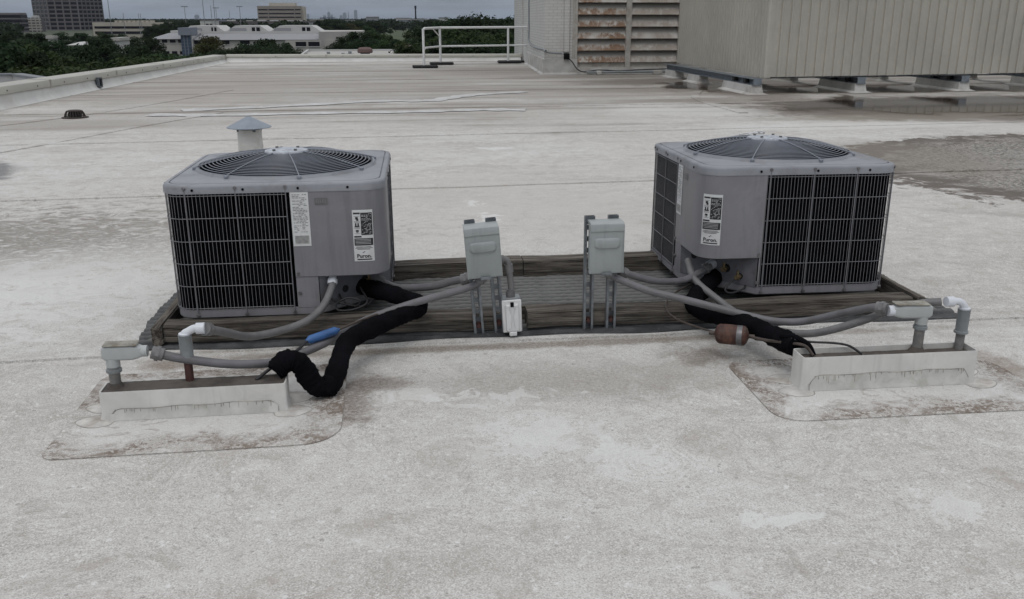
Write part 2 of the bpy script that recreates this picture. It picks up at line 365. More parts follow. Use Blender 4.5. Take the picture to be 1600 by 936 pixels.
M['pvcgd'] = pm('grey_pvc_weathered', (.175, .17, .165), .6, var=.3, scale=22, bump=.2, dirt=(.25, .22, .19), dirtamt=.7, dscale=25)
M['pvcw'] = pm('white_pvc', (.62, .64, .68), .35, var=.06, scale=8)
M['lb'] = pm('conduit_body_paint', (.40, .42, .42), .45, var=.07, scale=9, dirt=(.33, .33, .31), dirtamt=.4)
M['gasket'] = pm('conduit_cover', (.26, .25, .215), .6, var=.3, scale=25, dirt=(.13, .09, .055), dirtamt=.8, dscale=30)
M['disc'] = pm('disconnect_paint', (.315, .340, .340), .45, streak=.3, var=.06, scale=5, bump=.04, dirt=(.255, .275, .27), dirtamt=.4, dscale=7)
M['galv'] = pm('galvanised', (.21, .225, .24), .45, .55, var=.22, scale=24, bump=.06)
M['galvd'] = pm('galvanised_dark', (.10, .112, .125), .55, .3, var=.25, scale=14)
M['steelb'] = pm('support_steel', (.17, .195, .22), .5, .3, var=.2, scale=6)
M['outlet'] = pm('outlet_white', (.66, .66, .66), .4, var=.04, scale=12)
M['rust'] = pm('rusty_copper', (.055, .021, .015), .65, .1, var=.5, scale=35, bump=.3, dirt=(.10, .075, .055), dirtamt=.8, dscale=24)
M['rustp'] = pm('rusty_pipe', (.055, .022, .018), .6, var=.4, scale=20)
M['bluep'] = pm('blue_paint', (.04, .115, .29), .5, var=.15, scale=18, bump=.05)
M['copper'] = pm('dark_copper', (.075, .06, .052), .5, .4, var=.35, scale=30)
M['wireb'] = pm('black_wire', (.018, .018, .02), .5, var=.2, bump=0)
M['coping'] = pm('coping_metal', (.40, .39, .345), .5, var=.08, scale=1.2, bump=.05, dirt=(.33, .315, .29), dirtamt=.5, dscale=2)
M['rail'] = pm('rail_paint', (.66, .67, .67), .4, var=.06, scale=6)
M['rubber'] = pm('rubber_base', (.018, .018, .019), .8, var=.3)
M['iron'] = pm('drain_iron', (.045, .035, .03), .7, .3, var=.4, scale=20, bump=.3)
M['ventw'] = pm('vent_pipe_white', (.52, .515, .49), .6, var=.1, scale=6, dirt=(.36, .34, .31), dirtamt=.5)
M['ventc'] = pm('vent_cap_metal', (.24, .275, .32), .42, .35, var=.12, scale=7)
M['sealant'] = pm('white_sealant', (.50, .50, .49), .6, var=.16, scale=5, dirt=(.36, .34, .315), dirtamt=.95, dscale=2.5)
M['concrete'] = pm('support_curb', (.45, .445, .425), .7, var=.14, scale=3, dirt=(.24, .21, .185), dirtamt=.8, dscale=2)
def wood(name, axis):
    t = NT(name); sc = [16, 16, 16]; sc[axis] = .9
    v = t.map(t.pos(), scale=tuple(sc)); g = t.noise(v, 2.2, 8, .7, .5); sc2 = [60, 60, 60]; sc2[axis] = 1.5; g2 = t.noise(t.map(t.pos(), scale=tuple(sc2)), 2, 5, .7)
    b = t.noise(t.pos(), 3, 4)
    c = t.mix(t.rng(g, .34, .66), (.036, .031, .027), (.205, .185, .160))
    c = t.mix(t.math('MULTIPLY', t.rng(b, .45, .7), .5), c, (.085, .074, .064))
    c = t.mix(t.math('MULTIPLY', t.rng(g2, .47, .36), .9), c, (.016, .013, .011))
    return t.fin(c, .88, 0, t.bump(g2, .8, .006, t.bump(g, .6, .01)), .2)
M['woodx'] = wood('weathered_timber', 0); M['woody'] = wood('weathered_timber_end', 1)
t = NT('rubber_mat'); n1 = t.noise(t.pos(), 5, 5, .6); n2 = t.noise(t.map(t.pos(), scale=(1, .4, 1)), 90, 3)
c_ = t.mix(t.rng(n1, .35, .7), (.030, .032, .034), (.085, .088, .09)); c_ = t.mix(t.math('MULTIPLY', t.rng(n2, .60, .7), .3), c_, (.16, .16, .16))
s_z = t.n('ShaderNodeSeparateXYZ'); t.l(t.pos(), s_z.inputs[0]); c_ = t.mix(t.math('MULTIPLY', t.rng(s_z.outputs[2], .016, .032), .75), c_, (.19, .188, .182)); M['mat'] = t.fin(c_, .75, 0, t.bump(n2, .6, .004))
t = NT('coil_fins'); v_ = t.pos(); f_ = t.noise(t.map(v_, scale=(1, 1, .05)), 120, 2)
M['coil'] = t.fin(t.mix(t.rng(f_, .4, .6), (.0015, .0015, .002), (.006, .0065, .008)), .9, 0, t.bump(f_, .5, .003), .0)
t = NT('painted_brick'); br = t.n('ShaderNodeTexBrick'); sp_ = t.n('ShaderNodeSeparateXYZ'); t.l(t.pos(), sp_.inputs[0])
cb = t.n('ShaderNodeCombineXYZ'); t.l(t.math('ADD', sp_.outputs[0], sp_.outputs[1]), cb.inputs[0]); t.l(sp_.outputs[2], cb.inputs[1]); t.l(cb.outputs[0], br.inputs['Vector'])
br.inputs['Scale'].default_value = 1; br.inputs['Brick Width'].default_value = .2; br.inputs['Row Height'].default_value = .068; br.inputs['Mortar Size'].default_value = .007
for i, q in enumerate(((.545, .54, .52, 1), (.50, .495, .475, 1), (.40, .395, .38, 1))): br.inputs[i+1].default_value = q
nn_ = t.noise(t.map(t.pos(), scale=(1, 1, .4)), 2.2, 5)
M['brick'] = t.fin(t.mix(t.math('MULTIPLY', t.rng(nn_, .5, .75), .4), br.outputs[0], (.40, .375, .345)), .7, 0, t.bump(br.outputs['Fac'], -.5, .008))
def louver_mat(name, amt):
    t = NT(name); q = t.obj(); s = t.n('ShaderNodeSeparateXYZ'); t.l(q, s.inputs[0])
    n = t.noise(t.map(t.pos(), scale=(1, 1, .35)), 7, 7, .72, .6); low = t.rng(s.outputs[2], .11, -.1)
    m = t.math('MULTIPLY', t.rng(t.math('ADD', n, t.math('MULTIPLY', low, .16)), .52, .68), t.math('MULTIPLY', t.rng(t.noise(t.pos(), 1.3, 3), .33, .5), amt))
    c = t.mix(t.rng(t.noise(t.pos(), 3, 4), .3, .7), (.41, .395, .365), (.47, .455, .425))
    c = t.mix(t.math('MULTIPLY', m, t.rng(low, .2, .6)), c, (.20, .125, .08))
    return t.fin(c, .65, 0, t.bump(n, .2, .006))
M['louvr'] = louver_mat('rusty_louver', 1.0); M['louv'] = louver_mat('faded_louver', .45)
M['dark'] = pm('dark_void', (.012, .012, .013), .8, var=.2, bump=0)
M['frame'] = pm('louver_frame', (.39, .375, .345), .6, var=.12, scale=5, dirt=(.24, .19, .15), dirtamt=.6, dscale=7)
M['clad'] = pm('cladding_paint', (.415, .395, .345), .5, streak=.22, var=.07, scale=.9, bump=.03, dirt=(.345, .337, .305), dirtamt=.4, dscale=.8)

# ------------------------------------------------------------------ the roof
bm = BM(); prism(bm, [(-7.2, -7), (24, -7), (24, 29.9), (-5.5, 29.9)], -9, -.014)
roof = obj('roof', bm, pm('building_wall', (.40, .38, .35), .8), kind='structure')
seams = [(-7, 0), (-3.4, 0), (.02, .0), (3.53, 0.0), (7.14, .05), (10.5, .062), (13.85, .05), (17.2, .05), (20.6, .05), (24.0, .05), (27.3, .05), (30.2, 0)]
for i in range(len(seams)-1):
    (b0, m0), (b1, m1) = seams[i], seams[i+1]
    bm = BM(); xs = [-7.3 + 31.3*k/60 for k in range(61)]; rows = []
    for x in xs:
        wob = .012*math.sin(x*2.1+i) + .008*math.sin(x*5.3+2*i)
        y0 = b0+m0*x+wob; y1 = b1+m1*x
        xl = max(x, -7.2)
        rows.append([(x, y0, -.004), (x, y0+.001, .0095), (x, y0+.012, .0095), (x, y0+.12, .0075), (x, y0+.2, .001), (x, (y0+y1)/2, .0008), (x, y1+.1, .0)])
    L = [[bm.verts.new(p) for p in r_] for r_ in rows]
    for A, B in zip(L, L[1:]):
        for k in range(len(A)-1): bm.faces.new((A[k], B[k], B[k+1], A[k+1]))
    obj('membrane_sheet', bm, membrane_mat('roof_membrane', None, (b0+min(0, -7.3*m0)-.1, b1+24*m1+.2)), roof)

def cover_strip(pts, wd=.16):
    P = cr_path([(x, y, 0) for x, y in pts], 5); bm = BM(); a = []
    for i, p_ in enumerate(P):
        d = (P[min(i+1, len(P)-1)]-P[max(i-1, 0)]).normalized(); q = V(-d.y, d.x, 0)*wd/2
        a.append([p_+q+V(0, 0, .001), p_+q*.98+V(0, 0, .0092), p_-q*.98+V(0, 0, .0092), p_-q+V(0, 0, .001)])
    loft(bm, a, closed=False); obj('membrane_strip', bm, M['roof'], roof)
cover_strip([(-4.17, 9.5), (-3.75, 10.6), (-3.3, 11.9), (-2.6, 13.6)]); cover_strip([(-5.2, 12.0), (-4.5, 13.4), (-3.9, 15.2), (-3.2, 18.0)]); cover_strip([(5.7, 17.0), (5.0, 15.0), (4.9, 12.6)], .14)

# puddle: a film of water
t = NT('water_film'); t.t.nodes.remove(t.p)
gl = t.n('ShaderNodeBsdfGlossy'); gl.inputs['Roughness'].default_value = .07; gl.inputs['Color'].default_value = (.95, .95, .95, 1)
tr = t.n('ShaderNodeBsdfTransparent'); tr.inputs[0].default_value = (.62, .57, .52, 1); tr2 = t.n('ShaderNodeBsdfTransparent')
fr = t.n('ShaderNodeFresnel'); fr.inputs[0].default_value = 1.33
mx = t.n('ShaderNodeMixShader'); t.l(fr.outputs[0], mx.inputs[0]); t.l(tr.outputs[0], mx.inputs[1]); t.l(gl.outputs[0], mx.inputs[2])
n3 = t.noise(t.pos(), 1.1, 6, .58, .6)
a1, _ = t.ell(9.8, 13.4, 4.8, 1.8, n3, .95, .3); a2, _ = t.ell(6.3, 17.8, 1.2, 1.6, n3, .7, .15); a3, _ = t.ell(9.6, 16.6, 3.6, .9, n3, .7, .15)
al = t.math('MAXIMUM', a1, t.math('MAXIMUM', a2, a3))
mx2 = t.n('ShaderNodeMixShader'); t.l(al, mx2.inputs[0]); t.l(tr2.outputs[0], mx2.inputs[1]); t.l(mx.outputs[0], mx2.inputs[2]); t.l(mx2.outputs[0], t.out.inputs[0])
bm = BM(); L = [bm.verts.new(p) for p in ((4.6, 10.8, .0118), (15, 10.8, .0118), (15, 19.4, .0118), (4.6, 19.4, .0118))]; bm.faces.new(L)
obj('puddle', bm, t.m, kind='structure')

# white sealant strips
def strip(pts, wd, label):
    P = cr_path([(x, y, 0) for x, y in pts], 6); bm = BM(); a = []; 
    for i, p in enumerate(P):
        d = (P[min(i+1, len(P)-1)]-P[max(i-1, 0)]).normalized(); nrm = V(-d.y, d.x, 0); ww = 1.9*wd*(.8+.4*math.sin(i*1.7)*.5+.2*random.random())
        a.append([p+nrm*ww/2+V(0, 0, .009), p+nrm*ww*.42+V(0, 0, .011), p-nrm*ww*.42+V(0, 0, .011), p-nrm*ww/2+V(0, 0, .009)])
    loft(bm, a, closed=False)
    return tag(obj('sealant_strip', bm, M['sealant']), label, 'sealant strip', 'white sealant strips')
strip([(-3.5, 13.36), (-2.6, 13.2), (-1.2, 13.3), (.2, 13.36), (1.1, 13.52), (1.85, 13.42)], .2, 'white sealant strip across the grey roof, the nearer of the two')
strip([(-3.2, 13.95), (-1.9, 14.45), (-.3, 15.2), (.45, 15.15), (.9, 15.75), (1.4, 16.35), (2.3, 16.85)], .2, 'bent white sealant strip, the farther of the two, nearest the railing')

# ------------------------------------------------------------------ parapets
def parapet(name, p0, p1, h0, h1, fascia, label, thick=.32):
    """p0 -> p1 with the roof on the right hand side"""
    p0, p1 = V(*p0, 0), V(*p1, 0); d = (p1-p0); Ln = d.length; d.normalize(); out = V(-d.y, d.x, 0)
    root = thing(name, label, 'parapet', p0)
    def pt(s, o, z): return d*s + out*o + V(0, 0, z)
    hh = lambda s: h0+(h1-h0)*s/Ln
    bm = BM(); S = [Ln*k/40 for k in range(41)]
    loft(bm, [[pt(s, -.10, .004), pt(s, -.05, .035+.01*math.sin(s*3)), pt(s, -.012, .10), pt(s, 0, hh(s)-.02), pt(s, thick, hh(s)-.02), pt(s, thick, -9)] for s in S], closed=False)
    obj('wall', bm, M['parw'], root)
    n = int(Ln/3.0); 
    for k in range(n):
        s0, s1 = Ln*k/n+.004, Ln*(k+1)/n-.004; bm = BM()
        prof = lambda s: [pt(s, -.018, hh(s)-fascia), pt(s, -.03, hh(s)-fascia+.01), pt(s, -.02, hh(s)-.01), pt(s, -.012, hh(s)), pt(s, thick+.03, hh(s)+.012), pt(s, thick+.03, hh(s)-.2)]
        loft(bm, [prof(s0), prof(s1)], closed=False)
        cp = obj('coping', bm, M['coping'], root)
        for j in range(3):
            s = s0+(s1-s0)*(j+.5)/3; q = pt(s, -.026, hh(s)-fascia*.55); bm = BM(); cyl(bm, q, q-out*.012, .012, 8); obj('screw', bm, M['bolt'], cp)
        bm = BM(); q = pt(s1, -.033, 0); loft(bm, [[pt(s1-.03, -.036, hh(s1)-fascia-.004), pt(s1-.03, -.03, hh(s1)+.006), pt(s1-.03, thick+.02, hh(s1)+.017)], [pt(s1+.03, -.036, hh(s1)-fascia-.004), pt(s1+.03, -.03, hh(s1)+.006), pt(s1+.03, thick+.02, hh(s1)+.017)]], closed=False)
        obj('joint_cover', bm, M['coping'], cp)
    return root
parapet('parapet_wall', (-6.72, -3.2), (-5.3, 29.45), .44, .228, .12, 'low white roof edge wall with beige metal coping along the left side')
parapet('parapet_wall', (-5.3, 29.5), (3.9, 29.5), .225, .205, .075, 'low far roof edge wall with metal coping in front of the trees')
# scupper opening in the left parapet
s_ = thing('scupper', 'small dark scupper box low in the left roof edge wall', 'scupper', (-5.72, 18.5, .04), (0, 0, R(-2.5)))
s_.scale = (.8, .62, .8)
bm = BM(); box(bm, -.02, .05, -.14, .14, .0, .03, .004); box(bm, -.02, .05, -.14, .14, .2, .23, .004); box(bm, -.02, .05, -.14, -.11, .03, .2, .004); box(bm, -.02, .05, .11, .14, .03, .2, .004); obj('frame', bm, M['galvd'], s_)
bm = BM(); box(bm, -.01, .012, -.11, .11, .03, .2); obj('opening', bm, M['dark'], s_)

# ------------------------------------------------------------------ roof drain and vent pipe
d_ = thing('roof_drain', 'dark iron dome strainer of the roof drain near the left edge', 'roof drain', (-4.43, 13.12, .004)); d_.scale = (.72, .72, .72)
bm = BM(); lathe(bm, [(.24, 0), (.24, .012), (.19, .02), (.17, .012)], 28, cap=False); obj('flange', bm, M['iron'], d_)
bm = BM(); lathe(bm, [(.135, .115), (.14, .13), (.10, .142), (0, .145)], 28, cap=False); obj('dome_top', bm, M['iron'], d_)
bm = BM(); lathe(bm, [(.11, .0), (.10, .12)], 20); obj('drain_core', bm, M['dark'], d_)
for k in range(22):
    a = 2*math.pi*k/22; bm = BM(); ca, sa = math.cos(a), math.sin(a)
    tube(bm, [(.185*ca, .185*sa, .01), (.17*ca, .17*sa, .07), (.137*ca, .137*sa, .125)], .0085, 4); obj('slat', bm, M['iron'], d_)
v_ = thing('vent_pipe', 'white vent pipe with grey conical rain cap behind the left unit', 'vent pipe', (-1.372, 8.5, .003))
bm = BM(); lathe(bm, [(.30, 0), (.29, .008), (.14, .03), (.122, .10), (.112, .12), (.112, .20), (.109, .21), (.108, .335)], 30, cap=False); obj('pipe', bm, M['ventw'], v_)
bm = BM(); lathe(bm, [(.108, .335), (.105, .36), (.105, .37)], 30); obj('collar', bm, M['dark'], v_)
bm = BM(); lathe(bm, [(.19, .352), (.198, .35), (.198, .356), (.10, .405), (.02, .447), (0, .45)], 34, cap=False); lathe(bm, [(.19, .352), (.10, .39), (0, .4)], 34, cap=False); obj('rain_cap', bm, M['ventc'], v_)
for k in range(4):
    a = R(-60+k*90); bm = BM(); box(bm, .104, .116, -.012, .012, .318, .37, rot=Matrix.Rotation(a, 3, 'Z'), piv=V(0, 0, 0)); obj('bracket', bm, M['galvd'], v_)

# ------------------------------------------------------------------ condensing units
A_, RC = .4475, .09; LARC = RC*math.pi/2
SA, SB = .063-(A_-RC), LARC+.19
def pp(s, z, off=0.):
    if s <= 0: return V(A_-RC+s, -A_-off, z)
    if s >= LARC: return V(A_+off, -A_+RC+(s-LARC), z)
    a = s/RC; return V(A_-RC+(RC+off)*math.sin(a), -A_+RC-(RC+off)*math.cos(a), z)
def perim(off, ds):
    """points counter-clockwise from the panel's B edge round the back to its A edge"""
    h = A_+off; r = RC+off; pts = []; o = rrect(h, r, 10)
    seq = [V(h, -A_+.283, 0)] + [V(*q, 0) for q in o[11:]] + [V(.06, -h, 0)]
    res = [seq[0]]; acc = 0
    for a, b in zip(seq, seq[1:]):
        L = (b-a).length
        if L < 1e-6: continue
        while acc+L >= ds:
            tt = (ds-acc)/L; a = a+(b-a)*tt; L = (b-a).length; acc = 0; res.append(a.copy())
        acc += L
    return res, seq
def sheet(bm, s0, s1, z0, z1, off, n=6):
    loft(bm, [[pp(s0+(s1-s0)*k/n, z0, off), pp(s0+(s1-s0)*k/n, z1, off)] for k in range(n+1)], closed=False)
def build_ac(label, loc, rot, lab_s, tie):
    root = thing('condensing_unit', label, 'air conditioner', loc, rot, 'rooftop condensing units')
    cutA, cutB = V(.155, -A_, 0), V(A_, -.175, 0)
    # base pan with its cut corner
    ol = rrect(A_, RC, 10); poly = [(cutB.x, cutB.y)] + ol[11:] + [(cutA.x, cutA.y)]
    bm = BM(); sc = lambda k: [(x*k, y*k) for x, y in poly]
    loft(bm, [[(x, y, .0) for x, y in sc(.985)], [(x, y, .006) for x, y in sc(1.0)], [(x, y, .034) for x, y in sc(1.0)], [(x, y, .037) for x, y in sc(.99)]], capb=True, capt=True)
    base = obj('base_pan', bm, M['acpaint'], root)
    inn = [(cutB.x-.008, cutB.y)] + rrect(A_-.008, RC-.008, 10)[11:] + [(cutA.x, cutA.y+.008)]
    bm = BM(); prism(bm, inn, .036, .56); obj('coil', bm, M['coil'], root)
    # cover over the controls
    bm = BM(); n = 26; S = [SA+(SB-SA)*k/n for k in range(n+1)]
    loft(bm, [[pp(s, .170, -.03), pp(s, .170, .002), pp(s, .173, .005), pp(s, .54, .005)] for s in S], closed=False)
    loft(bm, [[pp(SA, .173, .005), pp(SA, .54, .005)], [pp(SA, .173, -.03), pp(SA, .54, -.03)]], closed=False)
    loft(bm, [[pp(SB, .173, .005), pp(SB, .54, .005)], [pp(SB, .173, -.03), pp(SB, .54, -.03)]], closed=False)
    obj('control_cover', bm, M['acpaint'], root)
    bm = BM(); pts = [pp(s, .176, -.004) for s in S if s > .155-(A_-RC)] ; vs_ = [bm.verts.new(p) for p in pts] + [bm.verts.new((A_-.02, -.17, .176)), bm.verts.new((.15, -A_+.02, .176))]
    bm.faces.new(vs_); obj('compartment_top', bm, M['black'], root)
    for a, b in ((SA, .155-(A_-RC)), (LARC+(-.175+A_-RC), SB)):
        bm = BM(); loft(bm, [[pp(a, .036, .001), pp(a, .170, .001)], [pp(b, .036, .001), pp(b, .170, .001)], [pp(b, .036, -.03), pp(b, .170, -.03)]], closed=False); obj('lower_panel', bm, M['acpaint'], root)
    # valve panel on the diagonal
    q0, q1 = V(.155, -A_+.004, 0), V(A_-.004, -.176, 0); dd = (q1-q0).normalized(); nn = V(dd.y, -dd.x, 0); q0 = q0+nn*.004; q1 = q1+nn*.004
    bm = BM(); loft(bm, [[q0+V(0, 0, .037)+nn*.001, q0+V(0, 0, .176)+nn*.001], [q1+V(0, 0, .037)+nn*.001, q1+V(0, 0, .176)+nn*.001]], closed=False)
    vp = obj('valve_panel', bm, M['valve'], root)
    for f, z, r in ((.18, .13, .014), (.34, .085, .016), (.62, .10, .019), (.80, .075, .013)):
        q = q0+(q1-q0)*f+V(0, 0, z); bm = BM(); cyl(bm, q+nn*.0005, q+nn*.004, r, 16); obj('knockout', bm, M['dark'], vp)
    for f, z in ((.62, .10), (.80, .075)):
        q = q0+(q1-q0)*f+V(0, 0, z); bm = BM(); cyl(bm, q, q+nn*.045, .009, 12); cyl(bm, q+nn*.02, q+nn*.034, .014, 6); cyl(bm, q+nn*.03, q+nn*.03+V(0, 0, .03), .006, 8); obj('service_valve', bm, M['brass'], root)
    # wire grille
    bm = BM(); vp_, seq = perim(.002, .0155)
    for p in vp_: tube(bm, [(p.x, p.y, .034), (p.x, p.y, .534)], .0013, 4, spin=.785)
    hp = perim(.0035, .02)[0]
    for z in (.046, .143, .239, .335, .431, .524): tube(bm, [(p.x, p.y, z) for p in hp], .0017, 5)
    gr = obj('grille', bm, M['wire'], root, kind='stuff')
    sp, _ = perim(.006, .005); npt = len(sp)
    for k in range(2, npt, 1):
        pass
    dist = .02; idx = npt-1-int(.012/.005)
    while idx > 0:
        p = sp[idx]; bm = BM(); tube(bm, [(p.x, p.y, .02), (p.x, p.y, .55)], .0026, 6); st = obj('grille_strap', bm, M['wire'], root)
        nv = V(p.x, p.y, 0).normalized(); nv = V(round(nv.x), round(nv.y), 0) if abs(abs(nv.x)-abs(nv.y)) > .25 else nv
        for z in (.016, .556):
            bm = BM(); q = V(p.x, p.y, z); cyl(bm, q-nv*.004, q+nv*.006, .007, 10); obj('screw', bm, M['bolt'], st)
        idx -= 40
    # top cover with the round fan opening
    bm = BM(); N = 11
    NA = 96; RF = .388; circ = [V(math.cos(2*math.pi*k/NA), math.sin(2*math.pi*k/NA), 0) for k in range(NA)]
    def edge(q, h, r):
        c_, s_ = abs(q.x), abs(q.y); tt = h/max(c_, s_)
        if tt*min(c_, s_) <= h-r: return tt
        b_ = (h-r)*(c_+s_); return b_+math.sqrt(max(0, b_*b_-2*(h-r)**2+r*r))
    def lp(h, r, z): return [(q.x*edge(q, h, r), q.y*edge(q, h, r), z) for q in circ]
    cpts = lambda r, z: [(r*q.x, r*q.y, z) for q in circ]
    loft(bm, [lp(.4515, .094, .532), lp(.4550, .096, .533), lp(.4552, .097, .558), lp(.4535, .096, .5645), lp(.449, .093, .569), lp(.438, .086, .571), lp(.4335, .081, .5712), lp(.4320, .080, .566), lp(.4285, .077, .566), lp(.4270, .076, .5715), lp(.422, .072, .5730),
              cpts(RF+.012, .5755), cpts(RF+.004, .586), cpts(RF-.004, .586), cpts(RF-.008, .574)])
    loft(bm, [lp(.4515, .094, .532), lp(.43, .08, .532)])
    top = obj('top_cover', bm, M['actop'], root)
    bm = BM(); lathe(bm, [(RF-.008, .5745), (RF-.012, .54), (.375, .46), (.37, .40), (0, .38)], 48, cap=False); obj('fan_well', bm, M['black'], root)
    for k in range(3):
        bm = BM(); a0 = R(25+120*k); g = []
        for i in range(6):
            rr = .07+.29*i/5; wdt = R(34-10*i/5)
            g.append([(rr*math.cos(a0+f*wdt+.25*i/5), rr*math.sin(a0+f*wdt+.25*i/5), .44+.035*f) for f in (-1, -.5, 0, .5, 1)])
        loft(bm, g, closed=False); obj('fan_blade', bm, M['blade'], root)
    dome = lambda r: .586+.052*(1-(r/RF)**2)
    bm = BM(); nr = 19
    for k in range(nr):
        r = .098+(RF-.003-.098)*k/(nr-1); tube(bm, [(r*math.cos(2*math.pi*j/72), r*math.sin(2*math.pi*j/72), dome(r)) for j in range(72)], .0022, 5, closed=True)
    obj('fan_guard', bm, M['guard'], root, kind='stuff')
    for k in range(8):
        a = R(22.5+45*k-8); bm = BM(); tube(bm, [(r*math.cos(a), r*math.sin(a), dome(r)+.004) for r in (.09, .18, .26, .33, .385, .404)], .0026, 6); sp_ = obj('spoke', bm, M['guard'], root)
        bm = BM(); box(bm, .388, .408, -.008, .008, .5745, .588, .002, rot=Matrix.Rotation(a, 3, 'Z'), piv=V(0, 0, 0)); obj('clip', bm, M['guard'], sp_)
    bm = BM(); lathe(bm, [(.096, dome(.096)+.001), (.094, dome(.09)+.006), (.07, dome(.07)+.008), (0, dome(0)+.010)], 36, cap=False); hub = obj('hub_plate', bm, M['hubm'], root)
    bm = BM(); lathe(bm, [(.075, .50), (.075, dome(.1)-.004)], 20); obj('motor', bm, M['blade'], root)
    for k in range(4):
        a = R(45+90*k); bm = BM(); q = V(.066*math.cos(a), .066*math.sin(a), dome(.07)+.007); cyl(bm, q, q+V(0, 0, .008), .007, 6); obj('bolt', bm, M['bolt'], hub)
    if tie:
        bm = BM(); zz = dome(.1)+.012; tie_pts = [V(-.10, -.02, zz), V(-.085, .025, zz+.012), V(-.10, .06, zz+.004), V(-.07, .045, zz+.012), V(-.085, .08, zz), V(-.12, .05, zz-.002), V(-.105, .0, zz+.006), V(-.125, -.05, zz), V(-.10, -.085, zz+.004)]
        # stray white tie wire twisted on the hub, on the side towards the camera
        Mz = Matrix.Rotation(tie, 3, 'Z'); tube(bm, cr_path([Mz @ p for p in tie_pts], 8), .0032, 6); obj('tie_wire', bm, M['outlet'], root)
    # screws on the rim
    for q, nv in [((x, -.4555, .549), V(0, -1, 0)) for x in (-.32, -.12, .1, .3)] + [((-.4555, y, .549), V(-1, 0, 0)) for y in (-.3, -.06, .2)] + [((.4555, y, .549), V(1, 0, 0)) for y in (-.2, .06, .3)]:
        bm = BM(); q = V(*q); cyl(bm, q-nv*.002, q+nv*.002, .0055, 8); obj('screw', bm, M['black'], top)
    for s, z in ((SA+.012, .185), (SB-.012, .185), (SA+.012, .10), (SB-.012, .06)):
        bm = BM(); cyl(bm, pp(s, z, .003), pp(s, z, .009), .007, 10); obj('screw', bm, M['bolt'], root)
    # rating plate, badge, warning label
    rp0 = SA+.002
    bm = BM(); sheet(bm, rp0, rp0+.073, .305, .532, .0065, 2); rp = obj('rating_plate', bm, M['paper'], root, label='white printed rating plate')
    bm = BM(); z = .520; rnd = random.Random(3)
    while z > .36:
        x = rp0+.008
        while x < rp0+.062:
            l_ = rnd.uniform(.004, .014)
            if rnd.random() < .72: sheet(bm, x, min(x+l_, rp0+.066), z, z+.003, .0072, 1)
            x += l_+.003
        z -= .0065
    obj('small_print', bm, M['inkg'], rp)
    bm = BM(); sheet(bm, rp0+.008, rp0+.066, .315, .350, .0072, 1); obj('serial_block', bm, pm('plate_grey', (.36, .355, .34), .6, var=.2, scale=60), rp)
    bm = BM(); z = .345
    while z > .316: sheet(bm, rp0+.012, rp0+.060, z, z+.0018, .008, 1); z -= .005
    obj('serial_print', bm, M['inkg'], rp)
    bm = BM(); sheet(bm, rp0+.098, rp0+.150, .478, .506, .007, 2); bd = obj('badge', bm, M['badge'], root)
    bm = BM()
    for k, h in enumerate((.014, .009, .009, .012, .008)): sheet(bm, rp0+.103+k*.009, rp0+.1065+k*.009, .486, .486+h, .0078, 1)
    obj('badge_relief', bm, M['acpaint'], bd)
    s0 = lab_s; W_ = .082; z0, z1 = .232, .452
    bm = BM(); sheet(bm, s0, s0+W_, z0, z1, .0065, 10); wl_ = obj('warning_label', bm, M['paper'], root, label='black and white refrigerant warning label')
    bm = BM(); sheet(bm, s0+.034, s0+W_-.003, .345, .440, .0073, 8); sheet(bm, s0+.004, s0+.032, .434, .441, .0073, 4); sheet(bm, s0+.004, s0+W_-.003, .300, .331, .0073, 10); sheet(bm, s0+.004, s0+.034, .335, .3415, .0073, 4)
    for zc in (.372, .397, .422): pass
    obj('print_block', bm, M['ink'], wl_)
    bm = BM()
    for z, kind in ((.414, 0), (.388, 1), (.362, 2)):   # three pictogram squares
        sheet(bm, s0+.006, s0+.030, z-.0115, z-.0105, .0073, 3); sheet(bm, s0+.006, s0+.030, z+.0105, z+.0115, .0073, 3)
        c0 = s0+.018
        if kind == 0: sheet(bm, c0-.006, c0+.005, z-.002, z+.008, .0073, 3); sheet(bm, c0-.002, c0+.007, z-.008, z, .0073, 3)
        if kind == 1:
            for dx in (-.006, .004): sheet(bm, c0+dx-.002, c0+dx+.004, z-.004, z+.008, .0073, 2)
            sheet(bm, c0-.010, c0+.010, z-.0085, z-.003, .0073, 3)
        if kind == 2: sheet(bm, c0-.006, c0+.006, z-.003, z+.005, .0073, 3); sheet(bm, c0-.004, c0+.004, z-.007, z-.0045, .0073, 2)
    obj('pictogram', bm, M['ink'], wl_)
    bm = BM(); rnd = random.Random(5); z = .434
    while z > .348:
        x = s0+.037
        while x < s0+W_-.010:
            l_ = rnd.uniform(.003, .009)
            if rnd.random() < .7: sheet(bm, x, min(x+l_, s0+W_-.006), z, z+.0016, .008, 1)
            x += l_+.002
        z -= .0052
    for z in (.325, .319, .313, .307):
        sheet(bm, s0+.008, s0+.07, z, z+.0014, .008, 4)
    obj('small_print', bm, M['paper'], wl_)
    bm = BM()
    for z, a, b in ((.293, .01, .07), (.288, .006, .076), (.283, .014, .066)): sheet(bm, s0+a, s0+b, z, z+.002, .0073, 6)
    c0 = s0+W_/2   # two-arrow swirl above the word
    for dx, dz in ((-.003, .0), (.002, .004)):
        sheet(bm, c0+dx-.003, c0+dx+.003, .2675+dz, .2705+dz, .0073, 2)
    sheet(bm, s0+.012, s0+.072, .2375, .2425, .0073, 6)
    obj('fine_print', bm, M['ink'], wl_)
    tm = text_mesh('Puron.', .0225)
    for v in tm.vertices: v.co = pp(c0+v.co.x, .2475+v.co.y, .0074)
    obj('lettering', tm, M['ink'], wl_)
    return root
acL = build_ac('grey condensing unit on the left, its control panel at the right', (-.514, 4.162, .093), (R(.3), R(-.3), R(-1.1)), -.046, 0)
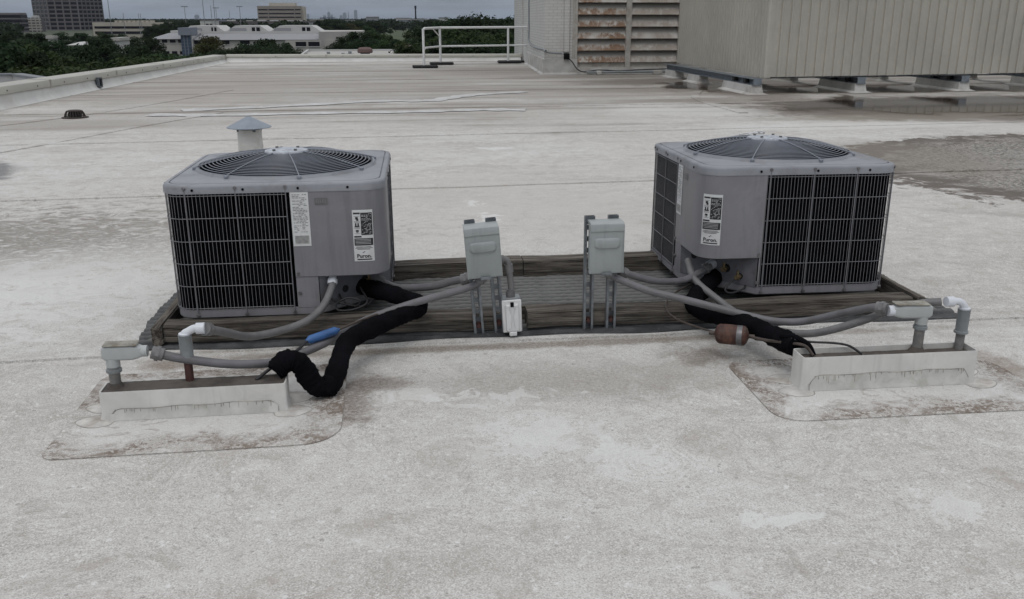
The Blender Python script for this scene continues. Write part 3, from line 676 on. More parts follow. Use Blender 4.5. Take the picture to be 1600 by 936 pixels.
acR = build_ac('grey condensing unit on the right, its control panel at the left', (1.762, 4.195, .088), (R(-.2), R(-.5), R(-90.5)), .052, R(30)); acR.scale = (1, 1, 1.035)

# ------------------------------------------------------------------ rubber mat and timber frame
bm = BM(); X = [-1.13+3.6*k/220 for k in range(221)]; Y = [3.555+1.12*k/130 for k in range(131)]; rows = []
for y in Y:
    row = []
    for x in X:
        ex = .02*math.sin(y*9)*(.6+.4*math.sin(y*23)); 
        xx = x + (ex if (x < -1.1 or x > 2.44) else 0)
        ph = y/.052*2*math.pi + 1.1*math.sin(x*7.1)*.5 + .5*math.sin(x*19)
        row.append((xx, y + (.012*math.sin(x*4.3)+.008*math.sin(x*11) if y < 3.57 else 0), +.022+(.011 if -1.08 < x < 2.42 and y > 3.63 else .003)*math.sin(ph)-(.008 if y < 3.63 else 0)+.0015*math.sin(x*120+y*40)))
    rows.append(row)
rows = [[(x, y, .003) for x, y, z in rows[0]]] + rows + [[(x, y, .003) for x, y, z in rows[-1]]]
rows = [[(r_[0][0], r_[0][1], .002)] + r_ + [(r_[-1][0], r_[-1][1], .002)] for r_ in rows]
loft(bm, rows, closed=False)
tag(obj('rubber_mat', bm, M['mat']), 'dark ribbed rubber mat lying under the timber frame', 'mat')
fr_ = thing('timber_frame', 'weathered grey timber frame under the two condensing units', 'timber frame', (.64, 4.1, .02))
def timber(x0, x1, y0, y1, z0, z1, mat, seed):
    rnd = random.Random(seed); bm = BM(); box(bm, x0, x1, y0, y1, z0, z1)
    ax = 0 if x1-x0 > y1-y0 else 1; n = 26
    es = [e for e in bm.edges if abs((e.verts[0].co-e.verts[1].co)[ax]) > .1]
    bmesh.ops.bevel(bm, geom=es, offset=.006, segments=2, affect='EDGES')
    es = [e for e in bm.edges if abs((e.verts[0].co-e.verts[1].co)[ax]) > .1]
    bmesh.ops.subdivide_edges(bm, edges=es, cuts=n, use_grid_fill=True)
    for v in bm.verts:
        q = v.co; k = [math.sin(q[ax]*f+seed*1.3+g) for f, g in ((2.1, 0), (5.7, 1), (13.3, 2))]
        v.co += V(0, .003*k[0]+.002*k[1], .003*k[1]+.0015*k[2]) + V(rnd.uniform(-1, 1), rnd.uniform(-1, 1), rnd.uniform(-1, 1))*.0009
    for v in bm.verts: v.co -= V(.64, 4.1, .02)
    return obj('timber', bm, mat, fr_)
timber(-.998, .478, 3.622, 3.715, .02, .096, M['woodx'], 1)
timber(.512, 2.278, 3.622, 3.715, .02, .096, M['woodx'], 2)
timber(-.998, .60, 4.43, 4.55, .02, .105, M['woodx'], 3)
timber(.604, 2.278, 4.425, 4.545, .02, .108, M['woodx'], 4)
timber(-1.042, -1.0, 3.60, 4.60, .018, .097, M['woody'], 5)
timber(2.28, 2.322, 3.60, 4.60, .018, .105, M['woody'], 6)
timber(.30, .62, 3.715, 3.75, .02, .09, M['woodx'], 7)

# ------------------------------------------------------------------ disconnect switches on strut channel
def strut(root, x):
    W2, D2 = .0205, .02; bm = BM(); z1 = .512
    for s in (-1, 1):
        box(bm, x+s*W2-.0013, x+s*W2+.0013, -.0, .02, .0, z1); box(bm, x+s*(W2-.0045)-.0045, x+s*(W2-.0045)+.0045, -.0025, .0, .0, z1)
        box(bm, x+s*.0135-.006, x+s*.0135+.006, .0185, .0205, .0, z1)
    z = .0
    while z < z1-.01:
        box(bm, x-.0075, x+.0075, .0188, .0202, z, min(z+.022, z1)); z += .05
    st = obj('strut', bm, M['galv'], root)
    for z in (.05,):
        bm = BM(); cyl(bm, (x, .012, z), (x, -.004, z), .010, 6); cyl(bm, (x, .018, z), (x, .012, z), .015, 12); obj('bolt', bm, M['rustp'] if z < .1 else M['outlet'], st)
    bm = BM(); box(bm, x-.0195, x+.0195, .0165, .0185, .02, .085); obj('backing', bm, M['galvd'], st); bm = BM(); box(bm, x-.0195, x+.0195, -.0035, -.0026, z1-.016, z1); box(bm, x-.0195, x-.006, -.0035, -.0026, z1-.032, z1-.016); box(bm, x+.006, x+.0195, -.0035, -.0026, z1-.032, z1-.016); obj('top_tab', bm, M['galvd'], st)
def disconnect(label, loc, rot, xs, bx, bz):
    root = thing('disconnect_switch', label, 'disconnect switch', loc, rot, 'disconnect switches between the units')
    for x in xs: strut(root, x)
    w2, h = .066, .208
    bm = BM(); box(bm, bx-w2, bx+w2, -.068, -.004, bz, bz+h, .004); bd = obj('enclosure', bm, M['disc'], root)
    bm = BM()   # hinged cover: slightly larger, sloped hood at the top
    prof = [(-.004, bz+h+.006), (-.060, bz+h+.006), (-.0765, bz+h+.001), (-.0785, bz+h-.003), (-.0785, bz+h-.029), (-.074, bz+h-.030), (-.074, bz+.004), (-.070, bz-.003), (-.066, bz-.003), (-.066, bz+h-.02), (-.004, bz+h)]
    loft(bm, [[(bx-w2-.004, y, z) for y, z in prof], [(bx+w2+.004, y, z) for y, z in prof]], capb=True, capt=True)
    cv = obj('cover', bm, M['disc'], root)
    for s in (-1, 1):
        bm = BM(); box(bm, bx+s*(w2+.0045)-.0012, bx+s*(w2+.0045)+.0012, -.076, -.05, bz-.002, bz+h-.004); obj('cover_flange', bm, M['disc'], cv)
    bm = BM(); e0 = rrect(.052, .015, 5, .021); zc = bz+.128
    loft(bm, [[(bx+x*k, yy, zc+y*k) for x, y in e0] for k, yy in ((1.08, -.0745), (1.0, -.0785), (.93, -.083), (.84, -.0845))], capt=True)
    obj('embossed_panel', bm, M['disc'], cv)
    bm = BM(); box(bm, bx-.022, bx+.022, -.083, -.066, bz-.009, bz-.004, .001); box(bm, bx-.02, bx+.02, -.084, -.080, bz-.009, bz+.003, .001); obj('latch', bm, M['galv'], cv)
    return root
disconnect('grey disconnect switch leaning left, beside the white outlet', (.348, 3.60, .004), (R(1), R(-4.3), 0), (-.045, .043), -.004, .286)
disconnect('grey disconnect switch standing upright, nearest the right unit', (.824, 3.60, .004), (R(1), R(-.6), 0), (-.05, .05), .008, .286)

# ------------------------------------------------------------------ weatherproof outlet
o_ = thing('outlet_box', 'white weatherproof outlet box below the left disconnect switch', 'outlet box', (.440, 3.60, .034), (R(1), R(-2.5), 0))
bm = BM(); box(bm, -.04, .04, -.035, .018, 0, .148, .004); obj('back_box', bm, M['pvcg'], o_)
bm = BM(); box(bm, -.041, .041, -.047, -.0355, -.002, .142, .004); pl = obj('cover_plate', bm, M['outlet'], o_)
bm = BM(); oc = rrect(.027, .008, 4, .060)
loft(bm, [[(x*k, yy, .066+y*k) for x, y in oc] for k, yy in ((1.02, -.047), (1.0, -.058), (.93, -.062))], capt=True); lid = obj('flip_lid', bm, M['outlet'], pl)
bm = BM(); loft(bm, [[(x, -.0625, z), (x*.55, -.066, z*1.0)] for x, z in ((-.018, .115), (-.006, .075), (-.018, .02))], closed=False); loft(bm, [[(x, -.0625, z), (x*.55, -.066, z)] for x, z in ((.018, .115), (.006, .075), (.018, .02))], closed=False); obj('lid_rib', bm, M['outlet'], lid)
bm = BM(); box(bm, -.007, .007, -.066, -.056, .118, .136); obj('hasp', bm, M['black'], lid)
bm = BM(); box(bm, -.016, .016, -.066, -.05, -.012, .006, .003); obj('finger_tab', bm, M['outlet'], lid)
bm = BM(); cyl(bm, (0, -.012, .148), (0, -.012, .172), .019, 12); cyl(bm, (0, -.012, .172), (0, -.012, .180), .015, 12); obj('connector', bm, M['conduit'], o_)
bm = BM(); tube(bm, cr_path([(.400, 3.585, .345), (.416, 3.585, .342), (.424, 3.585, .326), (.427, 3.586, .30), (.434, 3.587, .25), (.438, 3.588, .205)], 5), .0135, 12)
cyl(bm, (.4245, 3.585, .322), (.4285, 3.586, .288), .0185, 12); cyl(bm, (.388, 3.585, .345), (.405, 3.585, .345), .018, 12); 
tag(obj('conduit_elbow', bm, M['fitting']), 'short grey conduit elbow running from the left disconnect switch down to the outlet', 'conduit')

# ------------------------------------------------------------------ flexible conduits
def conduit(pts, r, label, collars=(0, -1), mat='conduit', group='grey flexible conduits', cr=1.45, cl=.035):
    P = cr_path(pts, 8); root = thing('flexible_conduit', label, 'conduit', pts[0], group=group); off = V(*pts[0])
    bm = BM(); tube(bm, [p-off for p in P], r, 12); obj('hose', bm, M[mat], root)
    for c in collars:
        a = P[0] if c == 0 else P[-1]; b = P[2] if c == 0 else P[-3]; d = (b-a).normalized()
        bm = BM(); cyl(bm, a-off-d*.004, a-off+d*cl, r*cr, 14); cyl(bm, a-off+d*cl*.25, a-off+d*cl*.6, r*cr*1.18, 6); obj('collar', bm, M['fitting'], root)
    return root
conduit([(-.862, 2.975, .219), (-.783, 2.98, .193), (-.643, 3.0, .158), (-.538, 3.03, .140), (-.465, 3.09, .124), (-.358, 3.25, .108), (-.281, 3.36, .111), (-.162, 3.47, .142), (.01, 3.515, .185), (.18, 3.555, .216), (.285, 3.568, .243), (.318, 3.570, .284)], .0155, 'long grey conduit from the left curb up to the left disconnect switch')
conduit([(-.13, 3.86, .198), (-.09, 3.84, .182), (-.031, 3.80, .172), (.101, 3.72, .196), (.20, 3.66, .236), (.265, 3.635, .252)], .0165, 'short grey conduit between the left unit and the left disconnect switch')
conduit([(-.312, 3.745, .236), (-.316, 3.70, .212), (-.347, 3.62, .160), (-.407, 3.54, .124), (-.499, 3.45, .117), (-.60, 3.32, .142), (-.655, 3.14, .225), (-.690, 3.0, .288)], .0155, 'grey conduit drooping from the left unit to the white elbow', collars=(-1,), mat='fitting')
bm = BM(); cyl(bm, (-.312, 3.765, .268), (-.313, 3.735, .232), .017, 12); cyl(bm, (-.313, 3.738, .238), (-.314, 3.727, .222), .022, 8)
tag(obj('conduit_connector', bm, M['pvcw']), 'white plastic connector under the control cover of the left unit', 'connector')
conduit([(.838, 3.570, .288), (.870, 3.565, .258), (1.003, 3.5, .212), (1.11, 3.45, .193), (1.249, 3.4, .164), (1.427, 3.32, .131), (1.509, 3.27, .130), (1.585, 3.22, .148), (1.671, 3.1, .217), (1.722, 2.99, .272), (1.752, 2.95, .279)], .0155, 'long grey conduit from the right disconnect switch to the right curb')
conduit([(1.303, 3.905, .228), (1.306, 3.80, .165), (1.350, 3.62, .126), (1.406, 3.45, .094), (1.456, 3.33, .088), (1.504, 3.25, .094), (1.565, 3.17, .112), (1.628, 3.1, .150), (1.731, 3.03, .214), (1.821, 3.01, .258), (1.92, 2.985, .283), (1.975, 2.965, .293)], .0155, 'grey conduit sagging from the right unit to the bluish white elbow', collars=(), mat='fitting')
conduit([(.905, 3.60, .272), (.95, 3.615, .252), (1.044, 3.65, .215), (1.122, 3.7, .189), (1.245, 3.78, .167), (1.333, 3.84, .181), (1.40, 3.89, .195)], .0155, 'short grey conduit between the right disconnect switch and the right unit')
bm = BM(); cyl(bm, (1.385, 3.885, .192), (1.43, 3.915, .205), .024, 12); 
tag(obj('conduit_connector', bm, M['pvcw']), 'white connector where the short conduit enters the right unit', 'connector')

# ------------------------------------------------------------------ pipe curbs
def rpoly(x0, x1, y0, y1, rs, n=8):
    out = []
    for (cx, cy, a0), r in zip(((x1, y0, -90), (x1, y1, 0), (x0, y1, 90), (x0, y0, 180)), rs):
        sx = -1 if cx == x1 else 1; sy = -1 if cy == y1 else 1
        for k in range(n+1): a = R(a0+90*k/n); out.append((cx+sx*r+r*math.cos(a), cy+sy*r+r*math.sin(a)))
    return out
def curb(label, x0, x1, y0, y1, h, fill, sk, band, rotz, rs):
    cx, cy = (x0+x1)/2, (y0+y1)/2; root = thing('pipe_curb', label, 'roof curb', (cx, cy, .0), (0, 0, rotz), 'white pipe curbs')
    hx, hy = (x1-x0)/2, (y1-y0)/2
    bm = BM(); o = rrect(hx, .012, 4, hy); i_ = rrect(hx-.006, .008, 4, hy-.006)
    fl = lambda k, z, lst: [(x*k, y*k, z+.0006*math.sin(x*17)) for x, y in lst]
    loft(bm, [[(x+.008*(1 if x > 0 else -1), y+.008*(1 if y > 0 else -1), .0) for x, y in o], fl(1, .025, o), fl(1, h-.003, o), [(x*.999, y*.98, h) for x, y in o], [(x, y, h-.001) for x, y in i_], [(x, y, h-fill-.02) for x, y in i_]])
    obj('curb_wall', bm, M['curbm'], root)
    bm = BM(); nx, ny = 40, 6; rnd = random.Random(int(cx*100)); g = []
    for j in range(ny+1):
        g.append([(-hx+.005+(2*hx-.010)*k/nx, -hy+.005+(2*hy-.010)*j/ny, h-fill+.003*math.sin(k*.5+cx)*math.sin(j*.52)+rnd.uniform(-.0012, .0012)) for k in range(nx+1)])
    loft(bm, g, closed=False); obj('pitch_fill', bm, M['pitch'], root)
    # base flashing sheet
    X0, X1, Y0, Y1 = sk; ol = rpoly(X0-cx, X1-cx, Y0-cy, Y1-cy, rs)
    mxs, mys = (X0+X1)/2-cx, (Y0+Y1)/2-cy
    bm = BM(); loft(bm, [[(x-mxs, y-mys, -.004) for x, y in ol], [(x-mxs, y-mys, .0018) for x, y in ol], [((x-mxs)*.996, (y-mys)*.994, .003) for x, y in ol]], capt=True)
    obj('flashing_sheet', bm, membrane_mat('flashing_membrane', ((X1-X0)/2, (Y1-Y0)/2)), root, loc=(mxs, mys, .0028))
    bm = BM(); tube(bm, [(x, y, .0035) for x, y in ol], .0008, 5, closed=True); obj('edge_bead', bm, M['weld'], root)
    # corner patches
    for sx in (-1, 1):
        for sy in (-1, 1):
            bm = BM(); pr = .062; pts = []
            for k in range(25):
                a = 2*math.pi*k/24; pts.append((sx*(hx+.012)+pr*(1+.12*math.sin(3*a+sx))*math.cos(a)*1.05, sy*(hy+.008)+pr*.8*math.sin(a)))
            pts = pts[:-1]
            loft(bm, [[(x, y, .0045) for x, y in pts], [(sx*hx+(x-sx*hx)*.97, sy*hy+(y-sy*hy)*.97, .0072) for x, y in pts], [(sx*hx+(x-sx*hx)*.3, sy*hy+(y-sy*hy)*.3, .010) for x, y in pts]], capt=True)
            cpch = obj('corner_patch', bm, M['patchm'], root)
            bm = BM(); tube(bm, [(x, y, .0066) for x, y in pts], .0009, 5, closed=True); obj('patch_bead', bm, M['weld'], cpch)
    # welded band on the front with runs of sealer
    z1, z2 = band; bm = BM(); ol2 = []; nb = 30; pts = []
    for k in range(nb+1):
        f = k/nb; x = -hx+.03+(2*hx-.06)*f; e_ = min(f, 1-f)*(2*hx-.06)
        z = (z1+(z2-z1)*f)*(1-.55*max(0, 1-e_/.03)**2)+.002*math.sin(f*19); pts.append((x, z))
    loft(bm, [[(x, -hy-.014, .0066), (x, -hy-.006, .03), (x, -hy-.0035, z), (x, -hy+.001, z+.001)] for x, z in pts], closed=False); bd = obj('flashing_band', bm, M['bandm'], root)
    bm = BM(); tube(bm, [(x, -hy-.0035, z) for x, z in pts], .0014, 5)
    rnd = random.Random(int(cx*31))
    x = -hx+.05
    while x < hx-.05:
        f = (x+hx-.03)/(2*hx-.06); z = z1+(z2-z1)*f; l_ = rnd.choice((.004, .006, .009, .013, .022, .03)) 
        tube(bm, [(x, -hy-.0038, z), (x+rnd.uniform(-.001, .001), -hy-.0048, z-l_*.5), (x, -hy-.0058, z-l_)], .0011, 5); x += rnd.choice((.005, .008, .012, .02, .03, .055))
    obj('sealer_runs', bm, M['weld'], bd, kind='stuff')
    return root
curb('low white pipe curb at the left with a brown pitch top', -1.038, -.425, 2.915, 3.015, .106, .0015, (-1.15, -.235, 2.645, 3.34), (.044, .050), R(.8), (.13, .06, .06, .05))
curb('taller white pipe curb at the right, open trough on top', 1.412, 2.088, 2.865, 2.965, .132, .022, (1.235, 2.29, 2.62, 3.18), (.062, .068), R(-.6), (.10, .2, .07, .10))

# ------------------------------------------------------------------ pipes standing in the curbs
def conduit_body(label, hub, foot, dirx, length, z, top_tilt, ring):
    """hub = (x,y) of the downward hub; body runs in dirx from the hub"""
    root = thing('riser_fitting', label, 'conduit fitting', (hub[0], hub[1], foot), (0, R(top_tilt), R(2 if dirx > 0 else -4)), 'grey conduit fittings on the curbs')
    zz = z-foot; x0, x1 = sorted((-.028*dirx, length*dirx)); bm = BM()
    secs = []
    for f in (0, .06, .16, .5, .75, .9, 1.0):
        k = {0: .72, .06: .93}.get(f, 1.0 if f < .8 else (.93 if f < .95 else .72))
        xx = -.030*dirx+(length+.030)*f*dirx; b = rrect(.0225*k, .010*k, 4, .026*k if f < .8 else .023*k); secs.append([(xx, y, zz+zq) for y, zq in b])
    loft(bm, secs, capb=True, capt=True); bd = obj('body', bm, M['lb'], root)
    bm = BM(); box(bm, x0+.004, x1-.012, -.0255, .0255, zz+.0255, zz+.031, .003); obj('cover_plate', bm, M['gasket'], root)
    bm = BM(); cyl(bm, (length*dirx-.004*dirx, 0, zz), ((length+.016)*dirx, 0, zz), .0195, 16); obj('side_hub', bm, M['pvcw'] if dirx < 0 else M['lb'], bd)
    bm = BM(); cyl(bm, (0, 0, zz-.05), (0, 0, zz-.02), .0225, 16); obj('lower_hub', bm, M['lb'], bd)
    bm = BM(); lathe(bm, [(.0215, zz-.072), (.0255, zz-.070), (.0255, zz-.060), (.0215, zz-.058), (.0225, zz-.05)], 18); obj('coupling', bm, M['pvcg'], root)
    bm = BM(); cyl(bm, (0, 0, -.03), (0, 0, zz-.06), .0185, 16); obj('riser_pipe', bm, M['pvcgd'], root)
    bm = BM(); lathe(bm, [(.034, -.004), (.026, .008), (.019, .020)], 16, cap=False); obj('pitch_collar', bm, M['pitch'], root)
    return root
conduit_body('pale grey conduit fitting on its riser at the left end of the left curb', (-.993, 2.962), .102, 1, .098, .231, 1.0, 0)
conduit_body('pale grey conduit fitting on its riser in the right curb', (1.886, 2.935), .112, -1, .115, .272, .6, 0)
def pvc_elbow(label, x, y, foot, z, dirx, reach, lower, ctop, cbot, rz=0):
    root = thing('pvc_elbow_pipe', label, 'pipe', (x, y, foot), (0, 0, R(rz)), 'plastic elbow pipes on the curbs'); zz = z-foot; r = .0135
    P = cr_path([(0, 0, ctop-foot-.01), (0, 0, ctop-foot+.004), (.012*dirx, 0, zz-.010), (.032*dirx, 0, zz), (reach*dirx, 0, zz)], 6)
    bm = BM(); tube(bm, P, r, 14); el = obj('elbow', bm, M['pvcw'], root)
    bm = BM(); cyl(bm, ((reach-.012)*dirx, 0, zz), ((reach+.016)*dirx, 0, zz), .0195, 16); obj('socket', bm, M['pvcw'], el)
    bm = BM(); lathe(bm, [(.0195, cbot-foot), (.0215, cbot-foot+.002), (.0225, ctop-foot-.002), (.0235, ctop-foot)], 18); obj('coupling', bm, M['pvcg'], root)
    bm = BM(); lathe(bm, [(.0195, ctop-foot), (.0205, ctop-foot+.002), (.0205, ctop-foot+.006), (.015, ctop-foot+.008)], 18); obj('white_ring', bm, M['pvcw'], root)
    bm = BM(); cyl(bm, (0, 0, -.03), (0, 0, cbot-foot+.004), .0165 if lower != 'rustp' else .0145, 14); obj('riser_pipe', bm, M[lower], root)
    return root
pvc_elbow('white plastic elbow on a grey coupling and rusty red pipe in the left curb', -.756, 2.992, .100, .293, 1, .052, 'rustp', .272, .185)
root = pvc_elbow('bluish white plastic elbow on a grey riser at the far end of the right curb', 2.058, 2.942, .112, .300, -1, .062, 'pvcgd', .268, .182)
bm = BM(); lathe(bm, [(.0215, .062), (.0255, .064), (.0255, .072), (.0215, .074)], 18); obj('coupling_ring', bm, M['pvcg'], root)

# ------------------------------------------------------------------ insulated lines
def foam(pts, r, label):
    P = cr_path(pts, 10); bm = BM(); rnd = random.Random(len(pts)); m = len(P)
    tube(bm, P, r, 16, rf=lambda t_: 1+.05*math.sin(t_*37)+.035*math.sin(t_*91+1)+.03*math.sin(t_*233)-.10*math.exp(-((t_-.33)/.012)**2)-.10*math.exp(-((t_-.62)/.010)**2)-.08*math.exp(-((t_-.82)/.01)**2)+(.0 if t_ > .012 else -.12))
    for k, v in enumerate(bm.verts): v.co += V(rnd.uniform(-1, 1), rnd.uniform(-1, 1), rnd.uniform(-1, 1))*(.0022 if k > 31 else .009)
    return tag(obj('insulated_pipe', bm, M['foam']), label, 'insulated pipe', 'black foam insulated pipes')
foam([(-.462, 2.99, .128), (-.430, 2.992, .158), (-.395, 2.995, .160), (-.368, 2.998, .125), (-.345, 3.0, .075), (-.315, 3.01, .047), (-.280, 3.04, .050), (-.258, 3.12, .088), (-.228, 3.27, .125), (-.125, 3.40, .135), (-.03, 3.48, .147), (.035, 3.545, .152), (.045, 3.60, .160), (-.01, 3.66, .168), (-.10, 3.75, .172), (-.18, 3.85, .165), (-.26, 3.92, .17)], .0375, 'black foam covered pipe looping from the left unit down to the left curb')
foam([(1.50, 3.99, .16), (1.40, 3.86, .13), (1.31, 3.74, .115), (1.255, 3.64, .105), (1.258, 3.56, .098), (1.32, 3.44, .102), (1.39, 3.26, .110), (1.425, 3.10, .120), (1.44, 2.99, .128)], .041, 'black foam covered pipe running from the right unit to the right curb')
# the two filter driers and their thin lines
bm = BM(); P0, P1 = V(-.376, 3.262, .137), V(-.276, 3.352, .141); d = (P1-P0); Mx = Matrix.Translation(P0) @ d.to_track_quat('Z', 'Y').to_matrix().to_4x4(); L_ = d.length
lathe(bm, [(.006, -.012), (.012, 0), (.017, .008), (.017, L_-.008), (.012, L_), (.006, L_+.012)], 18, mat=Mx)
tag(obj('filter_drier', bm, M['bluep']), 'small blue filter drier cylinder lying on the left conduit', 'filter drier')
fd = thing('filter_drier', 'rusty red filter drier cylinder hanging in front of the right curb end', 'filter drier', (1.272, 3.215, .106))
P0, P1 = V(-.052, .028, -.003), V(.052, -.026, .0); d = P1-P0; Mx = Matrix.Translation(P0) @ d.to_track_quat('Z', 'Y').to_matrix().to_4x4(); L_ = d.length
bm = BM(); lathe(bm, [(.01, -.008), (.030, 0), (.038, .008), (.0395, .014), (.0395, L_-.014), (.038, L_-.008), (.030, L_), (.01, L_+.008)], 24, mat=Mx); body = obj('shell', bm, M['rust'], fd)
bm = BM(); lathe(bm, [(.0398, L_*.68), (.0402, L_*.70), (.0402, L_*.84), (.0398, L_*.86)], 24, cap=False, mat=Mx); obj('end_band', bm, M['bolt'], body)
bm = BM(); lathe(bm, [(.0402, L_*.25), (.0402, L_*.55)], 24, cap=False, mat=Mx); obj('paper_label', bm, pm('faded_label', (.085, .038, .026), .7, var=.4, scale=60), body)
for a, b in ((P0, P0-d.normalized()*.03), (P1, P1+d.normalized()*.03)):
    bm = BM(); cyl(bm, a, b, .008, 10); obj('pipe_stub', bm, M['copper'], fd)
def wire(pts, r, label, mat='copper', cat='pipe', group=None):
    bm = BM(); tube(bm, cr_path(pts, 7), r, 8); return tag(obj('thin_line', bm, M[mat]), label, cat, group)
wire([(1.222, 3.244, .103), (1.18, 3.33, .098), (1.127, 3.45, .093), (1.112, 3.56, .098), (1.14, 3.66, .115), (1.22, 3.75, .13), (1.36, 3.87, .14)], .0045, 'thin dark line curving from the rusty drier back to the right unit')
wire([(1.324, 3.188, .106), (1.37, 3.10, .118), (1.41, 3.02, .136), (1.45, 2.95, .148), (1.475, 2.925, .118)], .006, 'thin dark line from the rusty drier into the right curb')
wire([(1.42, 3.0, .158), (1.48, 2.965, .156), (1.56, 2.955, .152), (1.62, 2.945, .142), (1.665, 2.925, .114)], .0045, 'short dark cable arching over the trough of the right curb', 'wireb', 'cable')
wire([(1.40, 3.05, .155), (1.44, 2.99, .163), (1.465, 2.95, .150), (1.48, 2.93, .115)], .010, 'stubby dark wrapped line dropping into the right curb', 'foam')
wire([(-.276, 3.352, .141), (-.20, 3.42, .150), (-.12, 3.47, .163)], .005, 'thin dark line leaving the blue drier along the foam pipe')
wire([(-.38, 3.258, .136), (-.43, 3.12, .128), (-.48, 3.02, .128), (-.53, 2.97, .104)], .006, 'thin dark line from the blue drier into the left curb', 'wireb')
wire([(-.30, 3.80, .17), (-.27, 3.74, .14), (-.22, 3.71, .125), (-.20, 3.70, .150), (-.25, 3.70, .165), (-.30, 3.70, .14), (-.29, 3.69, .115), (-.22, 3.69, .118), (-.17, 3.72, .14), (-.20, 3.80, .18)], .0045, 'tangled thin dark cable loop below the left unit', 'wireb', 'cable')
wire([(-.33, 3.80, .17), (-.32, 3.74, .15), (-.26, 3.72, .13), (-.18, 3.73, .12), (-.13, 3.78, .15)], .0045, 'thin dark cable running under the left unit cover', 'wireb', 'cable')
wire([(1.52, 3.80, .17), (1.47, 3.78, .15), (1.44, 3.76, .12), (1.47, 3.76, .105), (1.53, 3.77, .12), (1.55, 3.80, .135)], .0045, 'thin dark cable loop below the right unit cover', 'wireb', 'cable')

# ------------------------------------------------------------------ guard railing
rl = thing('guard_railing', 'white pipe guard railing at the far roof edge beside the brick wall', 'railing', (.7, 25.6, 0))
o0 = V(.7, 25.6, 0); posts = [V(.70, 25.55, 0), V(1.235, 27.3, 0), V(3.32, 28.0, 0)]
for i, p in enumerate(posts):
    bm = BM(); cyl(bm, p-o0+V(0, 0, .05), p-o0+V(0, 0, 1.035), .034, 12); obj('post', bm, M['rail'], rl)
    bm = BM(); box(bm, p.x-o0.x-.32, p.x-o0.x+.38, p.y-o0.y-.18, p.y-o0.y+.18, .012, .075, .02); obj('rubber_base', bm, M['rubber'], rl)
bm = BM(); box(bm, 2.35, 3.15, 2.55, 2.85, .012, .075, .02); obj('rubber_base', bm, M['rubber'], rl)
wall_p = V(3.80, 27.2, 0)
bm = BM(); tube(bm, [posts[0]-o0+V(0, 0, 1.0), posts[0]-o0+V(.04, .12, 1.04), V(1.235, 27.3, 1.045)-o0, V(3.32, 28.0, 1.05)-o0, V(3.9, 28.1, 1.055)-o0], .034, 12); obj('top_rail', bm, M['rail'], rl)
bm = BM(); tube(bm, [posts[0]-o0+V(0, 0, .47), posts[0]-o0+V(.05, .15, .53), V(1.235, 27.3, .525)-o0, V(3.32, 28.0, .525)-o0, V(3.9, 28.1, .525)-o0], .027, 12); obj('mid_rail', bm, M['rail'], rl)
bm = BM(); tube(bm, [V(1.0, 26.6, 1.03)-o0, V(1.22, 27.25, .80)-o0], .016, 8); obj('brace', bm, M['rail'], rl)

# ------------------------------------------------------------------ brick penthouse with louvers
ph = thing('brick_penthouse', 'white painted brick rooftop penthouse with rusty louvers', 'penthouse', (3.5, 22.1, 0)); o0 = V(3.5, 22.1, 0)
def pb(name, mat, fn, par=None): 
    bm = BM(); fn(bm); 
    return obj(name, bm, M[mat] if isinstance(mat, str) else mat, par or ph)
pb('brick_wall', 'brick', lambda b: prism(b, [(0, 0), (.78, 0), (.78, .6), (15, .6), (15, 7.5), (.5, 7.5), (.365, 5.4)], 0, 7))
pb('brick_wall', 'brick', lambda b: prism(b, [(3.31, 0.01), (14.9, 0.01), (14.9, .59), (3.31, .59)], 0, 7))
pb('far_wall', 'brick', lambda b: prism(b, [(.46, 7.52), (4, 7.52), (4, 9.5), (.46, 9.5)], -9, 7))
pb('base_flashing', 'concrete', lambda b: loft(b, [[(.36-.07, 5.38, z), (-.045, -.045, z), (.80, -.045, z)] if z > .02 else [(.36-.12, 5.38, z), (-.10, -.10, z), (.80, -.10, z)] for z in (.006, .05, .36)] + [[(.36, 5.38, .365), (.0, .0, .365), (.80, 0, .365)]], closed=False))
pb('base_flashing', 'concrete', lambda b: loft(b, [[(.78, y, z), (14.9, y, z)] for y, z in ((-.12, .006), (-.05, .03), (-.03, .16), (.05, .17))], closed=False))
pb('louver_back', 'dark', lambda b: box(b, .79, 3.30, .25, .28, .12, 6.9))
pb('louver_frame', 'frame', lambda b: (box(b, .735, .795, -.03, .2, .10, 6.9), box(b, 1.985, 2.115, -.02, .2, .10, 6.9), box(b, 3.29, 3.36, -.02, .2, .10, 6.9), box(b, .795, 1.985, -.02, .16, .10, .165), box(b, 2.115, 3.29, -.02, .16, .10, .165)))
for col, (x0, x1) in enumerate(((.797, 1.983), (2.117, 3.288))):
    bm = BM(); prof = [(-.030, -.125), (-.025, -.135), (.0, -.128), (.14, .125), (.155, .13), (.145, .138), (.125, .13), (-.018, -.115)]
    loft(bm, [[(x0, y, z) for y, z in prof], [(x1, y, z) for y, z in prof]], capb=True, capt=True); me = mesh(bm)
    me.materials.append(M['louvr'] if col == 0 else M['louv'])
    for k in range(20): obj('louver_slat', me, None, ph, loc=(0, 0, .415+.2765*k+.0))
    bm = BM(); box(bm, x0, x1, .03, .05, .16, .31); obj('blank_plate', bm, M['frame'], ph)
pb('downspout', 'brick', lambda b: box(b, .46, .60, -.06, .0, .52, 7, .01))
pb('corner_trim', 'frame', lambda b: box(b, .68, .73, -.03, 0, .2, 7))
pb('junction_box', 'black', lambda b: (box(b, .46, .60, -.12, -.05, .36, .50, .01), box(b, .48, .58, -.14, -.12, .40, .50, .004)))
pb('conduit', 'pvcg', lambda b: tube(b, cr_path([(.33, 5.0, 4), (.31, 4.9, 1.2), (.24, 4.2, .62), (.0, -.07, .58), (-.02, -.10, .56), (.1, -.09, .52), (.42, -.09, .50)], 6), .022, 8))
